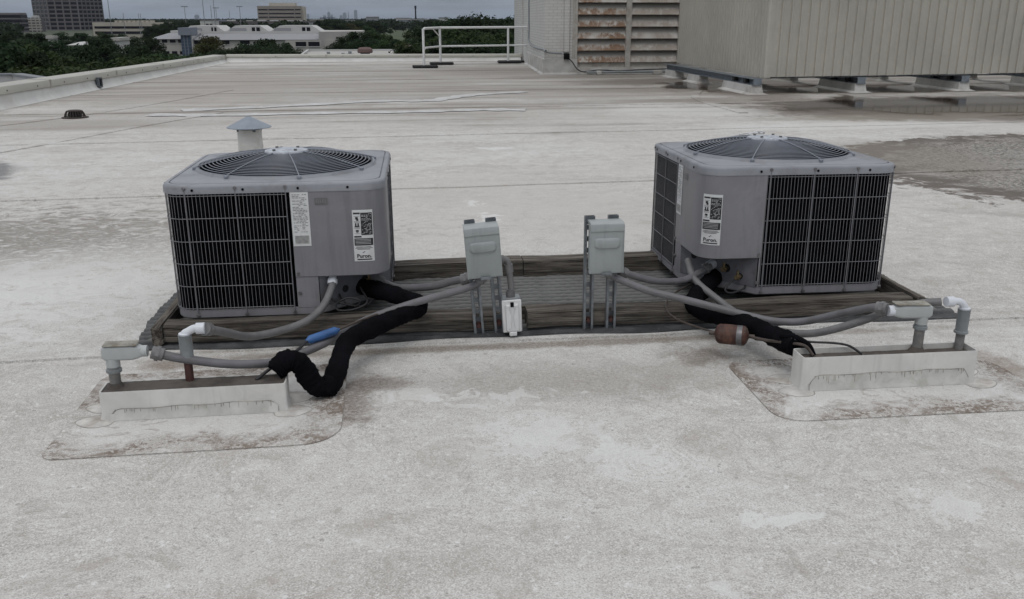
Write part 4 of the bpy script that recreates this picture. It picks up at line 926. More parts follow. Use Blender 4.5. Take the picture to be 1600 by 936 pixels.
pb('cable', 'wireb', lambda b: tube(b, cr_path([(.58, -.1, .38), (.66, -.14, .30), (.78, -.15, .14), (.95, -.16, .07), (1.3, -.16, .11), (1.8, -.16, .09), (2.3, -.16, .11), (2.9, -.16, .125), (3.5, -.16, .13)], 6), .014, 8))
pb('base_pipe', 'pvcg', lambda b: tube(b, [(1.0, -.22, .06), (3.6, -.22, .07)], .03, 10))
for x in (1.30, 2.70, 2.80): pb('pipe_support', 'concrete', lambda b: box(b, x-.06, x+.06, -.30, -.15, .005, .10, .015))

# ------------------------------------------------------------------ corrugated enclosure on steel supports
en = thing('metal_enclosure', 'large grey green corrugated metal enclosure raised on steel supports', 'enclosure', (6.45, 15.72, 0))
Lf = V(6.75, 21.95, 0)-V(6.45, 15.72, 0); Rt = V(17.0, 16.6, 0)-V(6.45, 15.72, 0)
ZB = .305; ZT = 4.2
def panel_mesh(p, h):
    bm = BM(); prof = [(0, 0), (p*.70, 0), (p*.72, -.012), (p*.73, -.03), (p*.88, -.03), (p*.95, -.010), (p, 0)]
    loft(bm, [[(x, y, 0) for x, y in prof], [(x, y, h) for x, y in prof]], closed=False); me = mesh(bm, 20); me.materials.append(M['clad']); return me
nf = 58; pf = (Rt.length-.10)/nf; me = panel_mesh(pf, ZT-ZB); ang = math.atan2(Rt.y, Rt.x)
for k in range(nf):
    q = Rt.normalized()*(.10+pf*k); obj('cladding_panel', me, None, en, loc=(q.x, q.y, ZB+.0003*q.x*10), rot=(0, 0, ang))
nl = 35; pl_ = (Lf.length-.10)/nl; me = panel_mesh(pl_, ZT-ZB); d = -Lf.normalized(); ang = math.atan2(d.y, d.x)
for k in range(nl):
    q = Lf+d*pl_*k; obj('cladding_panel', me, None, en, loc=(q.x, q.y, ZB-.02), rot=(0, 0, ang))
bm = BM(); u1, u2 = Rt.normalized(), Lf.normalized()
prism(bm, [tuple((u2*.105+V(-.012, 0, 0))[:2]), tuple((u2*.05+V(-.02, 0, 0))[:2]), (-.012, -.002), (.02, -.024), tuple((u1*.105+V(0, -.012, 0))[:2]), tuple((u1*.08+u2*.08)[:2])], ZB-.01, ZT); obj('corner_trim', bm, M['clad'], en)
for z in (.45, 1.9, 3.4):
    for a, b in ((u1*.06+u2*.06, Rt+u2*.06), (u1*.06+u2*.12, Lf+u1*.06)):
        bm = BM(); tube(bm, [a+V(0, 0, z), b+V(0, 0, z)], .04, 4, spin=.785); obj('girt', bm, M['galvd'], en)
bm = BM()
for a, b in ((u2*.1, Lf), (u1*.1, Rt)):
    dd_ = (b-a).normalized(); cyl(bm, a+V(.03, .03, ZB-.012), b+V(.03, .03, ZB-.012), .012, 4)
obj('bottom_trim', bm, M['galvd'], en)
for x in (6.32, 8.36, 10.5, 12.7, 14.9):
    yf = 15.72+(x-6.45)*.083
    for y0, y1 in ((yf-.02, yf+1.5), (yf+2.9, yf+3.7), (yf+4.6, yf+5.4)):
        if y1 > 21.6 : continue
        sc_ = tag(obj('support_curb', (lambda b: (loft(b, [[(-.20, -.10, .006), (.20, -.10, .006), (.22, y1-y0, .006), (-.22, y1-y0, .006)], [(-.115, .0, .04), (.115, .0, .04), (.115, y1-y0-.03, .04), (-.115, y1-y0-.03, .04)], [(-.10, .03, .165), (.10, .03, .165), (.10, y1-y0-.05, .165), (-.10, y1-y0-.05, .165)]], capb=True, capt=True), b)[1])(BM()), M['concrete'], loc=(x, y0, 0)),
            'white membrane covered curb under the metal enclosure', 'roof curb', 'support curbs under the enclosure')
    bm = BM(); y0, y1 = yf-.02, min(21.5, yf+5.6)
    for z0, z1, w_ in ((.166, .178, .09), (.178, .268, .008), (.268, .28, .09)): box(bm, x-6.45-w_, x-6.45+w_, y0-15.72, y1-15.72, z0, z1)
    box(bm, x-6.45-.075, x-6.45+.075, y0-15.72-.006, y0-15.72+.01, .166, .285)
    bb = obj('support_beam', bm, M['steelb'], en)
    for yy in (.35, .9): 
        bm = BM(); box(bm, x-6.45-.1, x-6.45-.02, y0-15.72+yy, y0-15.72+yy+.1, .19, .26); obj('bracket', bm, M['dark'], bb)
# ------------------------------------------------------------------ beyond the roof: ground, field, woods, buildings
GZ = -9.0
t = NT('ground_mix'); n1 = t.noise(t.pos(), .006, 6, .65); n2 = t.noise(t.pos(), .06, 4)
c_ = t.mix(t.rng(n1, .35, .65), (.030, .045, .020), (.075, .08, .055)); c_ = t.mix(t.math('MULTIPLY', t.rng(n2, .55, .7), .5), c_, (.14, .135, .125))
bm = BM(); rings = [0, 40, 200, 1000, 4000, 12000, 30000]; L = []
for r in rings[1:]: L.append([bm.verts.new((r*math.cos(2*math.pi*k/64), r*math.sin(2*math.pi*k/64), GZ)) for k in range(64)])
bm.faces.new(L[0])
for a, b in zip(L, L[1:]):
    for k in range(64): bm.faces.new((a[k], a[(k+1) % 64], b[(k+1) % 64], b[k]))
obj('ground', bm, t.fin(c_, .95), kind='structure')
bm = BM(); pts = [at(606, 29, 330), at(646, 29, 330), at(655, 29, 900), at(590, 29, 900)]; bm.faces.new([bm.verts.new((p.x, p.y, GZ+.05)) for p in pts])
obj('grass_field', bm, pm('field_grass', (.040, .060, .020), .95, var=.3, scale=.02, bump=0, dirt=(.06, .068, .03), dirtamt=.7, dscale=.03), kind='structure')

def leafmat(name, a, b):
    t = NT(name); oi = t.n('ShaderNodeObjectInfo'); n = t.noise(t.pos(), .45, 4, .6); n2 = t.noise(t.pos(), 2.6, 3)
    c = t.mix(t.rng(n, .3, .7), a, b); c = t.mix(t.math('MULTIPLY', t.rng(n2, .45, .75), .5), c, tuple(x*1.7 for x in b))
    h = t.n('ShaderNodeHueSaturation'); t.l(c, h.inputs['Color']); t.l(t.rng(oi.outputs['Random'], 0, 1, .475, .52, False), h.inputs['Hue']); t.l(t.rng(oi.outputs['Random'], 0, 1, .75, 1.2, False), h.inputs['Value'])
    t.fin(h.outputs[0], .7, 0, None, .15)
    tl = t.n('ShaderNodeBsdfTranslucent'); t.l(h.outputs[0], tl.inputs[0]); mx = t.n('ShaderNodeMixShader'); mx.inputs[0].default_value = .3
    t.l(t.p.outputs[0], mx.inputs[1]); t.l(tl.outputs[0], mx.inputs[2]); t.l(mx.outputs[0], t.out.inputs[0]); return t.m
LM = [leafmat('oak_leaves', (.0110, .0220, .0115), (.0250, .0440, .0170)), leafmat('elm_leaves', (.0165, .0320, .0120), (.0380, .0600, .0190)), leafmat('yellowing_leaves', (.030, .034, .012), (.058, .058, .022))]
BARK = pm('bark', (.075, .065, .055), .9, var=.3, scale=3, bump=.5, bscale=12)
def crown_mesh(seed, h, rx, lob, leaves, ls, low, mat, spiky=0.):
    rnd = random.Random(seed); vs, fs = [], []
    blobs = []
    for k in range(lob):
        a = rnd.uniform(0, 2*math.pi); e_ = rnd.uniform(0, 1); rr = rx*(.85*math.sqrt(rnd.random()))*(1-.45*e_)
        z = h*(low+(1-low)*(.12+.75*e_)); br = rx*rnd.uniform(.22, .40)*(1-.25*e_)
        blobs.append((rr*math.cos(a), rr*math.sin(a), min(z, h-br*.7), br))
    blobs.append((0, 0, h-rx*.30, rx*.32))
    for bx, by, bz, br in blobs:
        for i in range(int(leaves/len(blobs))):
            d = V(rnd.gauss(0, 1), rnd.gauss(0, 1), rnd.gauss(0, 1)).normalized()
            q = V(bx, by, bz)+V(d.x*br, d.y*br, d.z*br*.75)*(rnd.random()**.4)*(1+spiky*rnd.random())
            nrm = (d+V(rnd.gauss(0, .6), rnd.gauss(0, .6), rnd.gauss(0, .6)+.35)).normalized(); tq = nrm.cross(V(rnd.gauss(0, 1), rnd.gauss(0, 1), rnd.gauss(0, 1))).normalized(); bq = nrm.cross(tq)
            s = ls*rnd.uniform(.6, 1.3); i0 = len(vs)
            vs += [q-tq*s*.9, q-bq*s*.5, q+tq*s*.9, q+bq*s*.5]; fs.append((i0, i0+1, i0+2, i0+3))
    me = bpy.data.meshes.new('crown'); me.from_pydata(vs, [], fs); me.materials.append(mat); return me
def trunk_mesh(seed, h, rx):
    rnd = random.Random(seed); bm = BM(); tube(bm, cr_path([(0, 0, 0), (.1, 0, h*.2), (-.05, .1, h*.4), (.1, 0, h*.75)], 4), .032*h, 8, rf=lambda t_: 1.25-t_)
    for k in range(7):
        a = rnd.uniform(0, 6.28); z = h*rnd.uniform(.25, .5); l_ = rx*rnd.uniform(.5, .8)
        tube(bm, cr_path([(0, 0, z), (l_*.4*math.cos(a), l_*.4*math.sin(a), z+h*.12), (l_*math.cos(a), l_*math.sin(a), z+h*rnd.uniform(.22, .38))], 3), .013*h, 6, rf=lambda t_: 1.1-.8*t_)
    me = mesh(bm); me.materials.append(BARK); return me
PROTO = []
for i, (h, rx, lob, lv, ls, low, mi, sp) in enumerate(((8, 4.6, 30, 9000, .21, .22, 0, 0), (8, 4.0, 26, 8500, .19, .25, 1, .1), (8, 3.4, 20, 7000, .18, .2, 0, .35), (8, 4.2, 24, 7000, .20, .25, 2, .2), (4, 2.6, 16, 5000, .14, .02, 1, .2))):
    PROTO.append((crown_mesh(20+i, h, rx, lob, lv, ls, low, LM[mi], sp), trunk_mesh(40+i, h, rx), h, rx))
trng = random.Random(11)
def tree(u, vtop, D, pi, label, group, wid=1.0, name='broadleaf_tree', sink=0.):
    cm_, tm_, h, rx = PROTO[pi]; p = at(u, vtop, D); H_ = max(2.0, p.z-GZ+sink); s = H_/h
    root = thing(name, label, 'tree' if pi != 4 else 'shrub', (p.x, p.y, GZ-sink), (0, 0, trng.uniform(0, 6.28)), group)
    for nm, me in (('crown', cm_), ('trunk', tm_)):
        o = obj(nm, me, None, root); o.scale = (s*wid, s*wid, s)
    return root
gl_ = 'dark green trees beyond the left roof edge'
for u, v, D, k, wd in ((-25, 60, 75, 0, 1.1), (15, 74, 78, 0, 1.0), (48, 66, 105, 1, 1.0), (88, 84, 82, 1, 1.0), (30, 57, 150, 0, 1.2), (-12, 50, 175, 0, 1.1), (72, 60, 150, 0, 1.2), (120, 66, 120, 0, 1.0),
                       (205, 68, 145, 0, 1.05), (225, 55, 190, 0, 1.1), (60, 50, 250, 0, 1.3), (20, 47, 290, 0, 1.2), (96, 49, 240, 2, 1.3), (185, 52, 270, 0, 1.2), (-30, 46, 260, 0, 1.2), (130, 50, 300, 0, 1.3), (160, 50, 330, 1, 1.3)):
    tree(u, v, D, k, 'dark green tree in the mass beyond the left roof edge', gl_, wd)
tree(158, 56, 170, 0, 'broad dark oak standing right of the small white house', None, 1.35)
for u, v, D, wd in ((150, 92, 72, 1.2), (185, 88, 88, 1.2), (222, 84, 100, 1.1), (125, 100, 62, 1.2), (60, 100, 60, 1.3), (20, 102, 58, 1.3), (95, 98, 62, 1.2)):
    tree(u, v, D, 1, 'mid green rounded tree just over the left coping', 'mid green trees close to the left coping', wd)
for u, v, D in ((252, 86, 108), (272, 82, 125), (292, 84, 130), (310, 80, 140)):
    tree(u, v, D, 4, 'low green shrub below the white office building windows', 'shrubs before the office', 1.3, 'leafy_shrub')
tree(331, 55, 172, 3, 'yellow green tree in front of the office beside the blue stair tower', None, 1.05)
tree(322, 66, 165, 3, 'smaller yellow green tree left of the yellow green one', None, 1.0)
for u, v, D in ((385, 65, 150), (408, 58, 155), (432, 64, 150), (365, 72, 140), (450, 74, 140), (350, 76, 150), (420, 70, 130), (395, 72, 125)):
    tree(u, v, D, 0, 'dark bushy tree between the far coping and the white office', 'dark trees before the office', 1.0)
for u, v, D, k in ((536, 55, 170, 2), (523, 66, 150, 2), (560, 47, 205, 0), (583, 46, 225, 1), (598, 50, 200, 1), (575, 58, 165, 0), (552, 62, 160, 0), (600, 60, 160, 1), (515, 70, 150, 2)):
    tree(u, v, D, k, 'green tree between the white office and the open field', 'trees left of the field', 1.05)
for u, v, D, k in ((650, 48, 170, 1), (672, 38, 165, 0), (700, 27, 160, 2), (724, 24, 150, 2), (745, 19, 140, 2), (768, 24, 150, 2), (790, 27, 155, 0), (812, 19, 140, 0), (735, 40, 115, 1), (690, 52, 110, 1), (768, 50, 105, 1), (805, 48, 108, 1), (660, 62, 100, 1), (642, 68, 105, 0), (712, 60, 92, 0), (745, 62, 90, 0), (783, 64, 90, 0), (820, 60, 90, 0), (840, 30, 120, 0), (638, 58, 150, 0)):
    tree(u, v, D, k, 'dense green tree behind the white guard railing', 'trees behind the railing', 1.1)
for u, v, D, k in ((250, 36, 420, 0), (268, 33, 430, 0), (285, 33, 440, 2), (300, 35, 450, 0), (238, 40, 400, 0), (275, 38, 380, 2)):
    tree(u, v, D, k, 'dark tree rising behind the left end of the office roof', 'trees behind the office roof', 1.2)
for u, v, D, k in ((505, 30, 520, 0), (518, 29, 480, 0), (530, 36, 420, 0), (490, 38, 450, 0), (510, 40, 400, 1), (545, 36, 450, 3), (565, 34, 480, 0), (585, 33, 520, 0), (600, 35, 560, 2), (618, 37, 760, 0), (630, 40, 760, 0), (645, 40, 740, 0), (660, 33, 560, 0), (675, 30, 540, 0), (610, 44, 620, 1), (640, 45, 640, 1), (575, 40, 400, 1), (555, 42, 380, 3)):
    tree(u, v, D, k, 'distant dark tree near the field and the far sheds', 'distant trees round the field', 1.2)
# far woods that read as one mass
rnd = random.Random(77); vs, fs = [], []
for k in range(2600):
    D = 520*(6.5**rnd.random()); u = rnd.uniform(-60, 860); p = at(u, 29, D)
    if D < 950 and 585 < u < 660: continue
    if D < 950 and 20 < u < 170: continue
    if D < 640 and 130 < u < 345: continue
    H_ = rnd.uniform(6.0, 8.8) if D < 1200 else rnd.uniform(6.5, 10.5); rr = rnd.uniform(3.5, 6.5)
    for i in range(46):
        d = V(rnd.gauss(0, 1), rnd.gauss(0, 1), rnd.gauss(0, 1)).normalized(); q = V(p.x, p.y, GZ+H_*.55)+V(d.x*rr, d.y*rr, d.z*H_*.45)*rnd.uniform(.7, 1.05)
        tq = V(rnd.gauss(0, 1), rnd.gauss(0, 1), rnd.gauss(0, 1)).normalized(); bq = tq.cross(V(rnd.gauss(0, 1), rnd.gauss(0, 1), rnd.gauss(0, 1))).normalized(); s = rnd.uniform(.9, 1.7); i0 = len(vs)
        vs += [q-tq*s, q-bq*s*.8, q+tq*s, q+bq*s*.8]; fs.append((i0, i0+1, i0+2, i0+3))
me = bpy.data.meshes.new('woods'); me.from_pydata(vs, [], fs); me.materials.append(LM[0])
tag(obj('distant_woods', me, None, kind='stuff'), 'far dark woods reaching to the horizon', 'woods')

# --- buildings
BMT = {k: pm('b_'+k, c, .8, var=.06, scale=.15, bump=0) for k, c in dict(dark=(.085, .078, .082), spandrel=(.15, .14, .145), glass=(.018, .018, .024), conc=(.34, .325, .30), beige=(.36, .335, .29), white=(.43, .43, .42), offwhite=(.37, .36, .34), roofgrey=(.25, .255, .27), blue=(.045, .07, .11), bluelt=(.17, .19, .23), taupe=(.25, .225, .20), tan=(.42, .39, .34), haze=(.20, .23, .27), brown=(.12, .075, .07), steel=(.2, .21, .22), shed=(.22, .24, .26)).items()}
GLS = NT('window_glass').fin((.012, .012, .017), .25, 0, None, .2); BMT['glass'] = GLS
def building(name, label, D, u0, u1, vtop, depth, mat, cat='building', group=None, body=True, rz=0):
    p0, p1 = at(u0, 29, D), at(u1, 29, D); root = thing(name, label, cat, (p0.x, D, GZ), (0, 0, rz), group); W = p1.x-p0.x; H_ = at((u0+u1)/2, vtop, D).z-GZ
    X = lambda u: at(u, 29, D).x-p0.x
    Z = lambda v: at((u0+u1)/2, v, D).z-GZ
    if body: bm = BM(); box(bm, 0, W, 0, depth, 0, H_); obj('wall', bm, BMT[mat], root)
    return root, W, H_, X, Z
def bpart(root, name, mat, x0, x1, y0, y1, z0, z1, par=None):
    bm = BM(); box(bm, x0, x1, y0, y1, z0, z1); return obj(name, bm, BMT[mat], par or root)
# dark tower with three faces
D = 900; cs = [at(54, 29, 935), at(77, 29, 900), at(124, 29, 900), at(162, 29, 930), at(158, 29, 975), at(60, 29, 985)]
root = thing('office_tower', 'tall dark office tower with a grid of windows at the far left', 'building', (cs[1].x, 900, GZ)); o0 = V(cs[1].x, 900, 0)
bm = BM(); prism(bm, [tuple((V(q.x, q.y, 0)-o0)[:2]) for q in cs], 0, 58); obj('tower_wall', bm, BMT['dark'], root)
for (a, b), nb in zip(((0, 1), (1, 2), (2, 3)), (4, 4, 6)):
    a, b = V(cs[a].x, cs[a].y, 0)-o0, V(cs[b].x, cs[b].y, 0)-o0; d = b-a; L_ = d.length; ang = math.atan2(d.y, d.x); wb = L_/nb
    bm = BM(); box(bm, .12*wb, .88*wb, -.05, .3, .75, 2.9); me = mesh(bm); me.materials.append(BMT['glass'])
    bm = BM(); box(bm, -.06*wb, .06*wb, -.5, .2, 0, 58); mf = mesh(bm); mf.materials.append(BMT['spandrel'])
    bm = BM(); box(bm, 0, L_, -.22, .2, -.35, .45); ms = mesh(bm); ms.materials.append(BMT['spandrel'])
    for j in range(nb+1): q = a+d*(j/nb); obj('fin', mf, None, root, loc=(q.x, q.y, 0), rot=(0, 0, ang))
    for f in range(16):
        obj('floor_band', ms, None, root, loc=(a.x, a.y, 3.6*f+.3), rot=(0, 0, ang))
        for j in range(nb): q = a+d*(j/nb); obj('window', me, None, root, loc=(q.x, q.y, 3.6*f), rot=(0, 0, ang))
# banded block at the frame's left
root, W, H_, X, Z = building('office_block', 'dark low office block with horizontal window bands at the left frame edge', 760, -45, 33, 20, 12, 'spandrel')
for v0, v1 in ((23, 27.8), (30.3, 35), (37.2, 42), (44.3, 48)): bpart(root, 'window_band', 'glass', -.2, W+.2, -.25, 12.2, Z(v1), Z(v0))
# parking garage
root, W, H_, X, Z = building('parking_garage', 'pale open parking garage between the dark block and the tower', 800, 33, 63, 27.5, 8, 'dark')
for v in (29, 33, 37.4, 41.4, 45.5): bpart(root, 'parapet_band', 'conc', -.3, W+.3, -.4, .2, Z(v+2.1), Z(v))
for u in (35, 41, 48, 55, 61): bpart(root, 'column', 'conc', X(u)-.4, X(u)+.4, -.2, .2, 0, H_)
bpart(root, 'stair_head', 'white', X(48), X(57), 2, 7, H_, Z(24))
# long beige building
root, W, H_, X, Z = building('long_building', 'long beige building with a crenellated roof line behind the trees', 560, 143, 262, 35, 14, 'beige')
bpart(root, 'window_band', 'glass', 1, W-1, -.2, 1, Z(44.5), Z(41)); bpart(root, 'window_band', 'glass', 1, W-1, -.2, 1, Z(53), Z(49))
for k in range(9): bpart(root, 'roof_unit', 'beige', X(176+7*k), X(180+7*k), 3, 8, H_, Z(32))
# small white house among the trees
root, W, H_, X, Z = building('small_building', 'small white building with a pale roof among the left trees', 210, 104, 141, 70.5, 10, 'offwhite', 'house')
bm = BM(); loft(bm, [[(-.6, -.6, H_), (W+.6, -.6, H_), (W+.6, 10.6, H_), (-.6, 10.6, H_)], [(.9, 3.2, Z(66)), (W-.9, 3.2, Z(66)), (W-.9, 6.5, Z(66)), (.9, 6.5, Z(66))]], capt=True, capb=True); obj('roof', bm, BMT['white'], root)
for a, b in ((106, 119.5), (122, 134)): bpart(root, 'window', 'glass', X(a), X(b), -.08, .3, Z(77.5), Z(73.5))
for a, b in ((106, 119.5), (122, 134)): bpart(root, 'window', 'glass', X(a), X(b), -.08, .3, Z(86), Z(82))
for k, (u, v, D, w_) in enumerate(((70, 57, 235, 8), (172, 60, 215, 10), (117, 56, 320, 9))):
    root, W, H_, X, Z = building('small_building', ('pale flat roof showing between trees below the tower', 'white roof corner showing among the dark oaks', 'pale roof edge showing below the beige building')[k], D, u, u+w_, v, 8, 'white', 'house')
    bpart(root, 'eave', 'offwhite', -.3, W+.3, -.4, 8.3, H_-.5, H_+.15)
# white office complex
ob, W, H_, X, Z = building('office_building', 'white two storey office building with grey hipped roofs and blue stair tower', 225, 233, 283, 61, 60, 'offwhite')
def win(x0, x1, z0, z1, y=-.1):
    f = bpart(ob, 'window', 'glass', x0, x1, y, y+.3, z0, z1); bpart(ob, 'sill', 'white', x0-.1, x1+.1, y-.08, y+.1, z0-.15, z0, par=f)
for a, b in ((236, 246), (248, 258.5), (260.5, 271.5), (273.5, 283)): win(X(a)+.15, X(b)-.15, Z(67), Z(61.8))
for a, b in ((238, 247), (249, 260), (262, 272.5), (274.5, 283)): win(X(a)+.15, X(b)-.15, Z(85.5), Z(80))
zE = H_; zR = Z(52.5)
bm = BM(); loft(bm, [[(-.5, -.6, zE), (X(300), -.6, zE), (X(300), 25, zE), (-.5, 25, zE)], [(X(249), 7, zR), (X(300), 7, zR), (X(300), 18, zR), (X(249), 18, zR)]], capb=True, capt=True); obj('hip_roof', bm, BMT['roofgrey'], ob)
bpart(ob, 'clerestory', 'white', X(251), X(300), 8, 17, zR-.3, Z(48.5))
tw = bpart(ob, 'stair_tower', 'blue', X(281.5), X(297), -1.5, 5, 0, Z(55)); bpart(ob, 'tower_head', 'bluelt', X(279), X(298), -2, 6, Z(55), Z(43.2))
for k in range(7): bpart(ob, 'mullion', 'bluelt', X(281.5), X(297), -1.6, -1.4, Z(58+5*k), Z(57.6+5*k), par=tw)
for u in (286.5, 291.5): bpart(ob, 'mullion', 'bluelt', X(u)-.08, X(u)+.08, -1.6, -1.4, 0, Z(55), par=tw)
bpart(ob, 'pilaster', 'white', X(297), X(299), -1.2, 3, 0, Z(56))
bpart(ob, 'wing_wall', 'offwhite', X(299), X(520), 0, 40, 0, Z(63.2))
bm = BM(); loft(bm, [[(X(297), -.6, Z(62.6)), (X(499), -.6, Z(62.6)), (X(499), 8, Z(62.6)), (X(297), 8, Z(62.6))], [(X(306), 7, Z(54)), (X(499), 7, Z(54)), (X(499), 8.2, Z(54)), (X(306), 8.2, Z(54))]], capb=True, capt=True); obj('lean_roof', bm, BMT['roofgrey'], ob)
bpart(ob, 'upper_wall', 'white', X(300), X(499), 8, 30, Z(60), Z(49.8))
for a, b in ((300, 310), (312, 322), (324, 333), (344, 355), (372, 387)): win(X(a), X(b), Z(69.5), Z(63.8))
for a, b in ((460, 476.5), (480, 497.5)): win(X(a), X(b), Z(73), Z(65.8), -1.25)
bpart(ob, 'end_wall', 'offwhite', X(444), X(500), -1.1, .5, 0, Z(63.4))
bm = BM(); prism(bm, [(X(497), -1.1), (X(562), 8), (X(562), 30), (X(497), 30)], 0, Z(50)); obj('end_block', bm, BMT['offwhite'], ob)
for g0, g1, g2, g3, f0, f1 in ((268, 283, 325, 339, 317, 325), (339, 356, 396, 412, 383, 396), (411, 429, 481, 497, 465, 478)):
    bm = BM(); y0 = 9; zb, zt = Z(51), Z(40.5)
    loft(bm, [[(X(g0), y0, zb), (X(g1), y0, zt), (X(g2), y0, zt), (X(g3), y0, zb)], [(X(g0), y0+14, zb), (X(g1), y0+14, zt), (X(g2), y0+14, zt), (X(g3), y0+14, zb)]], capb=True, capt=True); mon = obj('roof_monitor', bm, BMT['white'], ob)
    bpart(ob, 'monitor_window', 'glass', X(f0), X(f1), y0-.3, y0+.5, Z(50), Z(43.5), par=mon); bpart(ob, 'window_bar', 'white', X((f0+f1)/2)-.12, X((f0+f1)/2)+.12, y0-.45, y0-.25, Z(50), Z(43.5), par=mon)
    bm = BM(); box(bm, X(g0+8), X(g1+18), y0-.25, y0+.2, Z(50), Z(44.5)); obj('monitor_slope', bm, BMT['roofgrey'], mon)
# dark sheds and white roof units behind the office
root, W, H_, X, Z = building('dark_shed', 'long dark low building with white roof units behind the office', 620, 333, 489, 33, 40, 'dark')
for a, b, v in ((352, 361, 31), (361, 364, 30.5), (382, 391, 32), (400, 412, 31), (420, 432, 31.5), (444, 456, 32), (458, 470, 32)): bpart(root, 'roof_unit', 'white', X(a), X(b), 4, 10, H_, Z(v))
bpart(root, 'roof_box', 'bluelt', X(340), X(352), 2, 10, H_, Z(31)); bpart(root, 'roof_slope', 'steel', X(470), X(489), -2, 10, 0, Z(35.5))
root, W, H_, X, Z = building('white_shed', 'small white block rising behind the office roof', 500, 312, 333, 31.5, 15, 'white'); bpart(root, 'roof_edge', 'dark', -.3, W+.3, -.4, 15.2, H_, H_+.5)
for u in (323, 329): bpart(root, 'window', 'glass', X(u)-.7, X(u)+.7, -.1, .3, Z(39), Z(37))
# mid-rise
root, W, H_, X, Z = building('mid_rise', 'taupe mid rise office with three dark window bands above the white roofs', 1100, 403, 471, 9.3, 45, 'taupe')
for v in (14.2, 20.2, 26): bpart(root, 'window_band', 'glass', X(404.5), X(470.5), -.4, 3, Z(v+1.6), Z(v))
bpart(root, 'penthouse', 'tan', X(420), X(461), 10, 30, H_, Z(4.2)); bpart(root, 'side_wing', 'tan', X(471), X(474), 6, 40, 0, Z(10))
for u in (420, 461): bpart(root, 'pier', 'taupe', X(u)-.4, X(u)+.4, -.6, 1, 0, H_)
# nearby low flat roof with brown hoods
p0, p1 = at(452, 29, 100), at(648, 29, 100); p2, p3 = at(640, 29, 138), at(478, 29, 138)
root = thing('flat_roof_building', 'low white flat roofed building just past the far coping', 'building', (p0.x, 100, GZ)); o0 = V(p0.x, 100, GZ); zr = 5.75
bm = BM(); prism(bm, [tuple((V(q.x, q.y, GZ)-o0)[:2]) for q in (p0, p1, p2, p3)], 0, zr); obj('roof_deck', bm, BMT['offwhite'], root)
bm = BM()
for a, b in ((p0, p1), (p1, p2), (p2, p3), (p3, p0)):
    a, b = V(a.x, a.y, 0)-V(o0.x, o0.y, 0), V(b.x, b.y, 0)-V(o0.x, o0.y, 0); tube(bm, [a+V(0, 0, zr+.1), b+V(0, 0, zr+.1)], .22, 4, spin=.785)
obj('roof_edge', bm, BMT['white'], root)
for u, D, w_, lab in ((568, 116, .95, 'left'), (629, 128, 1.15, 'right')):
    p = at(u, 29, D); h_ = thing('roof_hood', 'brown mushroom roof hood on the low white roof, the %s one' % lab, 'roof hood', (p.x, D, GZ+zr), group='brown roof hoods')
    bm = BM(); lathe(bm, [(w_*.62, 0), (w_*.62, .55)], 20); obj('hood_base', bm, BMT['glass'], h_)
    bm = BM(); lathe(bm, [(w_*.9, .5), (w_, .62), (w_*.95, .95), (w_*.7, 1.15), (0, 1.2)], 20); obj('hood_cap', bm, BMT['brown'], h_)
p = at(611, 29, 106); bm = BM(); lathe(bm, [(1.0, 0), (.95, .25), (.7, .45), (.35, .55), (0, .58)], 20); tag(obj('skylight_dome', bm, BMT['white'], loc=(p.x, 106, GZ+zr)), 'white dome skylight on the low flat roof', 'skylight')
for u, D in ((510, 112), (533, 108), (544, 114)):
    p = at(u, 29, D); bm = BM(); box(bm, -.5, .5, -.4, .4, 0, .5, .05); box(bm, -.2, .2, -.2, .2, .5, .8, .05); tag(obj('roof_fan', bm, BMT['steel'], loc=(p.x, D, GZ+zr)), 'small grey fan box on the low white roof', 'roof fan', 'fan boxes on the low roof')
# lower wing at the left frame edge
ZW = -.62
def gpt(u, v, z):
    d = FW + RT*(u-800)/1400 + UP*(468-v)/1400; return V(0, 0, CAM_H) + d*((z-CAM_H)/d.z)
w0, w1, w2 = gpt(-120, 121, ZW), gpt(19, 117.5, ZW), gpt(95, 129, ZW); w3 = V(w2.x-1.5, 14, ZW); w4 = V(w0.x, 14, ZW)
root = thing('lower_wing', 'lower roof wing with a white edge wall past the left coping', 'building', (w1.x, w1.y, GZ)); o0 = V(w1.x, w1.y, GZ)
bm = BM(); prism(bm, [tuple((q-o0)[:2]) for q in (w0, w1, w2, w3, w4)], 0, ZW-GZ-.42); obj('deck', bm, BMT['roofgrey'], root)
for a, b in ((w0, w1), (w1, w2), (w2, w3)):
    d = (b-a).normalized(); n_ = V(-d.y, d.x, 0)*.3; bm = BM(); pl4 = [tuple((q-o0)[:2]) for q in (a, b, b+n_, a+n_)]; prism(bm, pl4, ZW-GZ-.8, ZW-GZ); e1 = obj('edge_wall', bm, BMT['white'], root)
    bm = BM(); prism(bm, [tuple((q-o0)[:2]) for q in (a-n_*.15, b-n_*.15, b+n_*1.1, a+n_*1.1)], ZW-GZ+.003, ZW-GZ+.06); obj('edge_cap', bm, BMT['steel'], e1)
bm = BM(); q = gpt(6, 131, ZW-.42)-o0; box(bm, q.x-.3, q.x+.5, q.y-.3, q.y+.3, ZW-GZ-.42, ZW-GZ-.2, .03); obj('roof_hatch', bm, BMT['steel'], root)
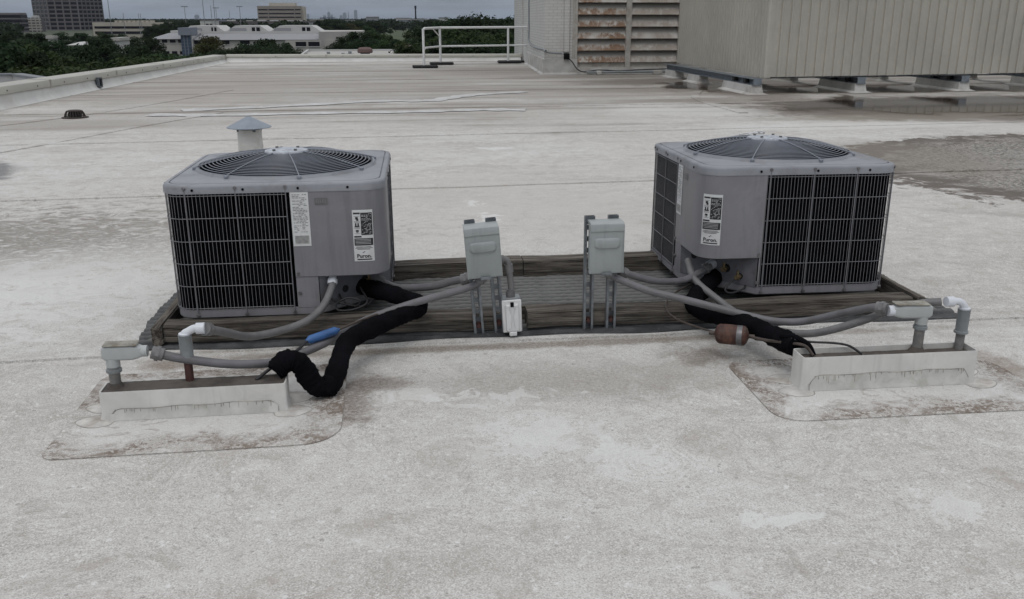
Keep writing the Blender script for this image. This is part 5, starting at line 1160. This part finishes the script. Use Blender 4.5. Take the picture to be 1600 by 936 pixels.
# light poles
def pole(u, vt, D, head, label, r=.16):
    p = at(u, vt, D); root = thing('light_pole', label, 'light pole', (p.x, D, GZ), group='tall poles on the skyline'); H_ = p.z-GZ
    bm = BM(); tube(bm, [(0, 0, 0), (0, 0, H_*.5), (0, 0, H_)], r, 6, rf=lambda t_: 1.2-.5*t_); obj('pole', bm, BMT['steel'], root)
    if head: bm = BM(); box(bm, -1.6, 1.6, -.2, .2, H_-.3, H_+.1); obj('lamp_head', bm, BMT['steel'], root)
for u, vt, D, hd in ((165, -25, 420, 0), (192, 20, 500, 0), (216, 21, 500, 0), (219, 21, 500, 0), (288, 10, 480, 1), (315, -12, 420, 0), (329, 9, 470, 0), (332, -12, 430, 0), (337, 12, 520, 1), (358, 16, 600, 0), (374, 10, 520, 1)):
    pole(u, vt, D, hd, 'thin tall pole against the sky at left', .16)
# far chimney, industrial sheds, skyline
p = at(649, 9, 1600); root = thing('chimney', 'slender dark tower with a wider top standing on the horizon', 'chimney', (p.x, 1600, GZ)); H_ = p.z-GZ
bm = BM(); lathe(bm, [(1.7, 0), (1.25, H_*.55), (1.25, H_-5)], 12); obj('shaft', bm, BMT['glass'], root); bm = BM(); lathe(bm, [(1.25, H_-5), (1.7, H_-4.5), (1.7, H_), (1.2, H_+.2)], 12); obj('head', bm, BMT['glass'], root)
for D, u0, u1, v, m, lb in ((1150, 619, 641, 28.5, 'white', 'long white shed on the horizon left of the slender tower'), (1100, 622, 668, 31, 'shed', 'long grey shed below the slender tower'), (1300, 572, 592, 26.5, 'steel', 'flat grey block on the horizon over the woods'), (900, 540, 552, 32, 'white', 'small white block among the far woods'), (880, 688, 700, 28, 'white', 'pale roof showing over the trees behind the railing'), (700, 484, 500, 31.5, 'conc', 'pale low block right of the taupe mid rise')):
    root, W, H_, X, Z = building('far_shed', lb, D, u0, u1, v, 30, m); bpart(root, 'roof_edge', 'offwhite' if m != 'white' else 'steel', -.5, W+.5, -.6, 30.5, H_+.002, H_+.5); bpart(root, 'window_band', 'glass', 2, W-2, -.15, .3, H_*.45, H_*.62)
for u0, u1, v, top in ((304, 310.5, 24, 1), (290, 299, 31, 0), (232, 241, 32.5, 0), (172, 178, 33, 0), (480, 483, 22, 0), (505, 509, 24, 0), (512, 516, 19.5, 1), (517, 520, 23, 0), (531, 535, 24, 0), (536, 541, 20.5, 1), (553.5, 558.5, 16.5, 1), (500, 524, 26.5, 0), (544, 545, 19, 0)):
    root, W, H_, X, Z = building('skyline_tower', 'faint bluish tower of the hazy far skyline', 9000, u0, u1, v, 40, 'haze', 'tower', 'hazy skyline towers')  # bluish grey walls: distance haze is put into their colour too
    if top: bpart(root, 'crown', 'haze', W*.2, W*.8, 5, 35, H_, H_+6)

for g_ in (gl_, 'mid green trees close to the left coping', 'shrubs before the office', 'dark trees before the office', 'trees left of the field', 'trees behind the railing', 'trees behind the office roof', 'distant trees round the field', 'tall poles on the skyline', 'hazy skyline towers', 'fan boxes on the low roof', 'support curbs under the enclosure'):
    ordinal(g_)

# ------------------------------------------------------------------ haze
bm = BM(); box(bm, -9500, 9500, -500, 9800, GZ-1, 115)
hz = NT('haze_air'); hz.t.nodes.remove(hz.p); pv = hz.n('ShaderNodeVolumePrincipled'); pv.inputs['Color'].default_value = (.52, .58, .68, 1); pv.inputs['Density'].default_value = 5.0e-5; pv.inputs['Anisotropy'].default_value = 0
hz.l(pv.outputs[0], hz.out.inputs['Volume']); obj('haze', bm, hz.m, kind='stuff')
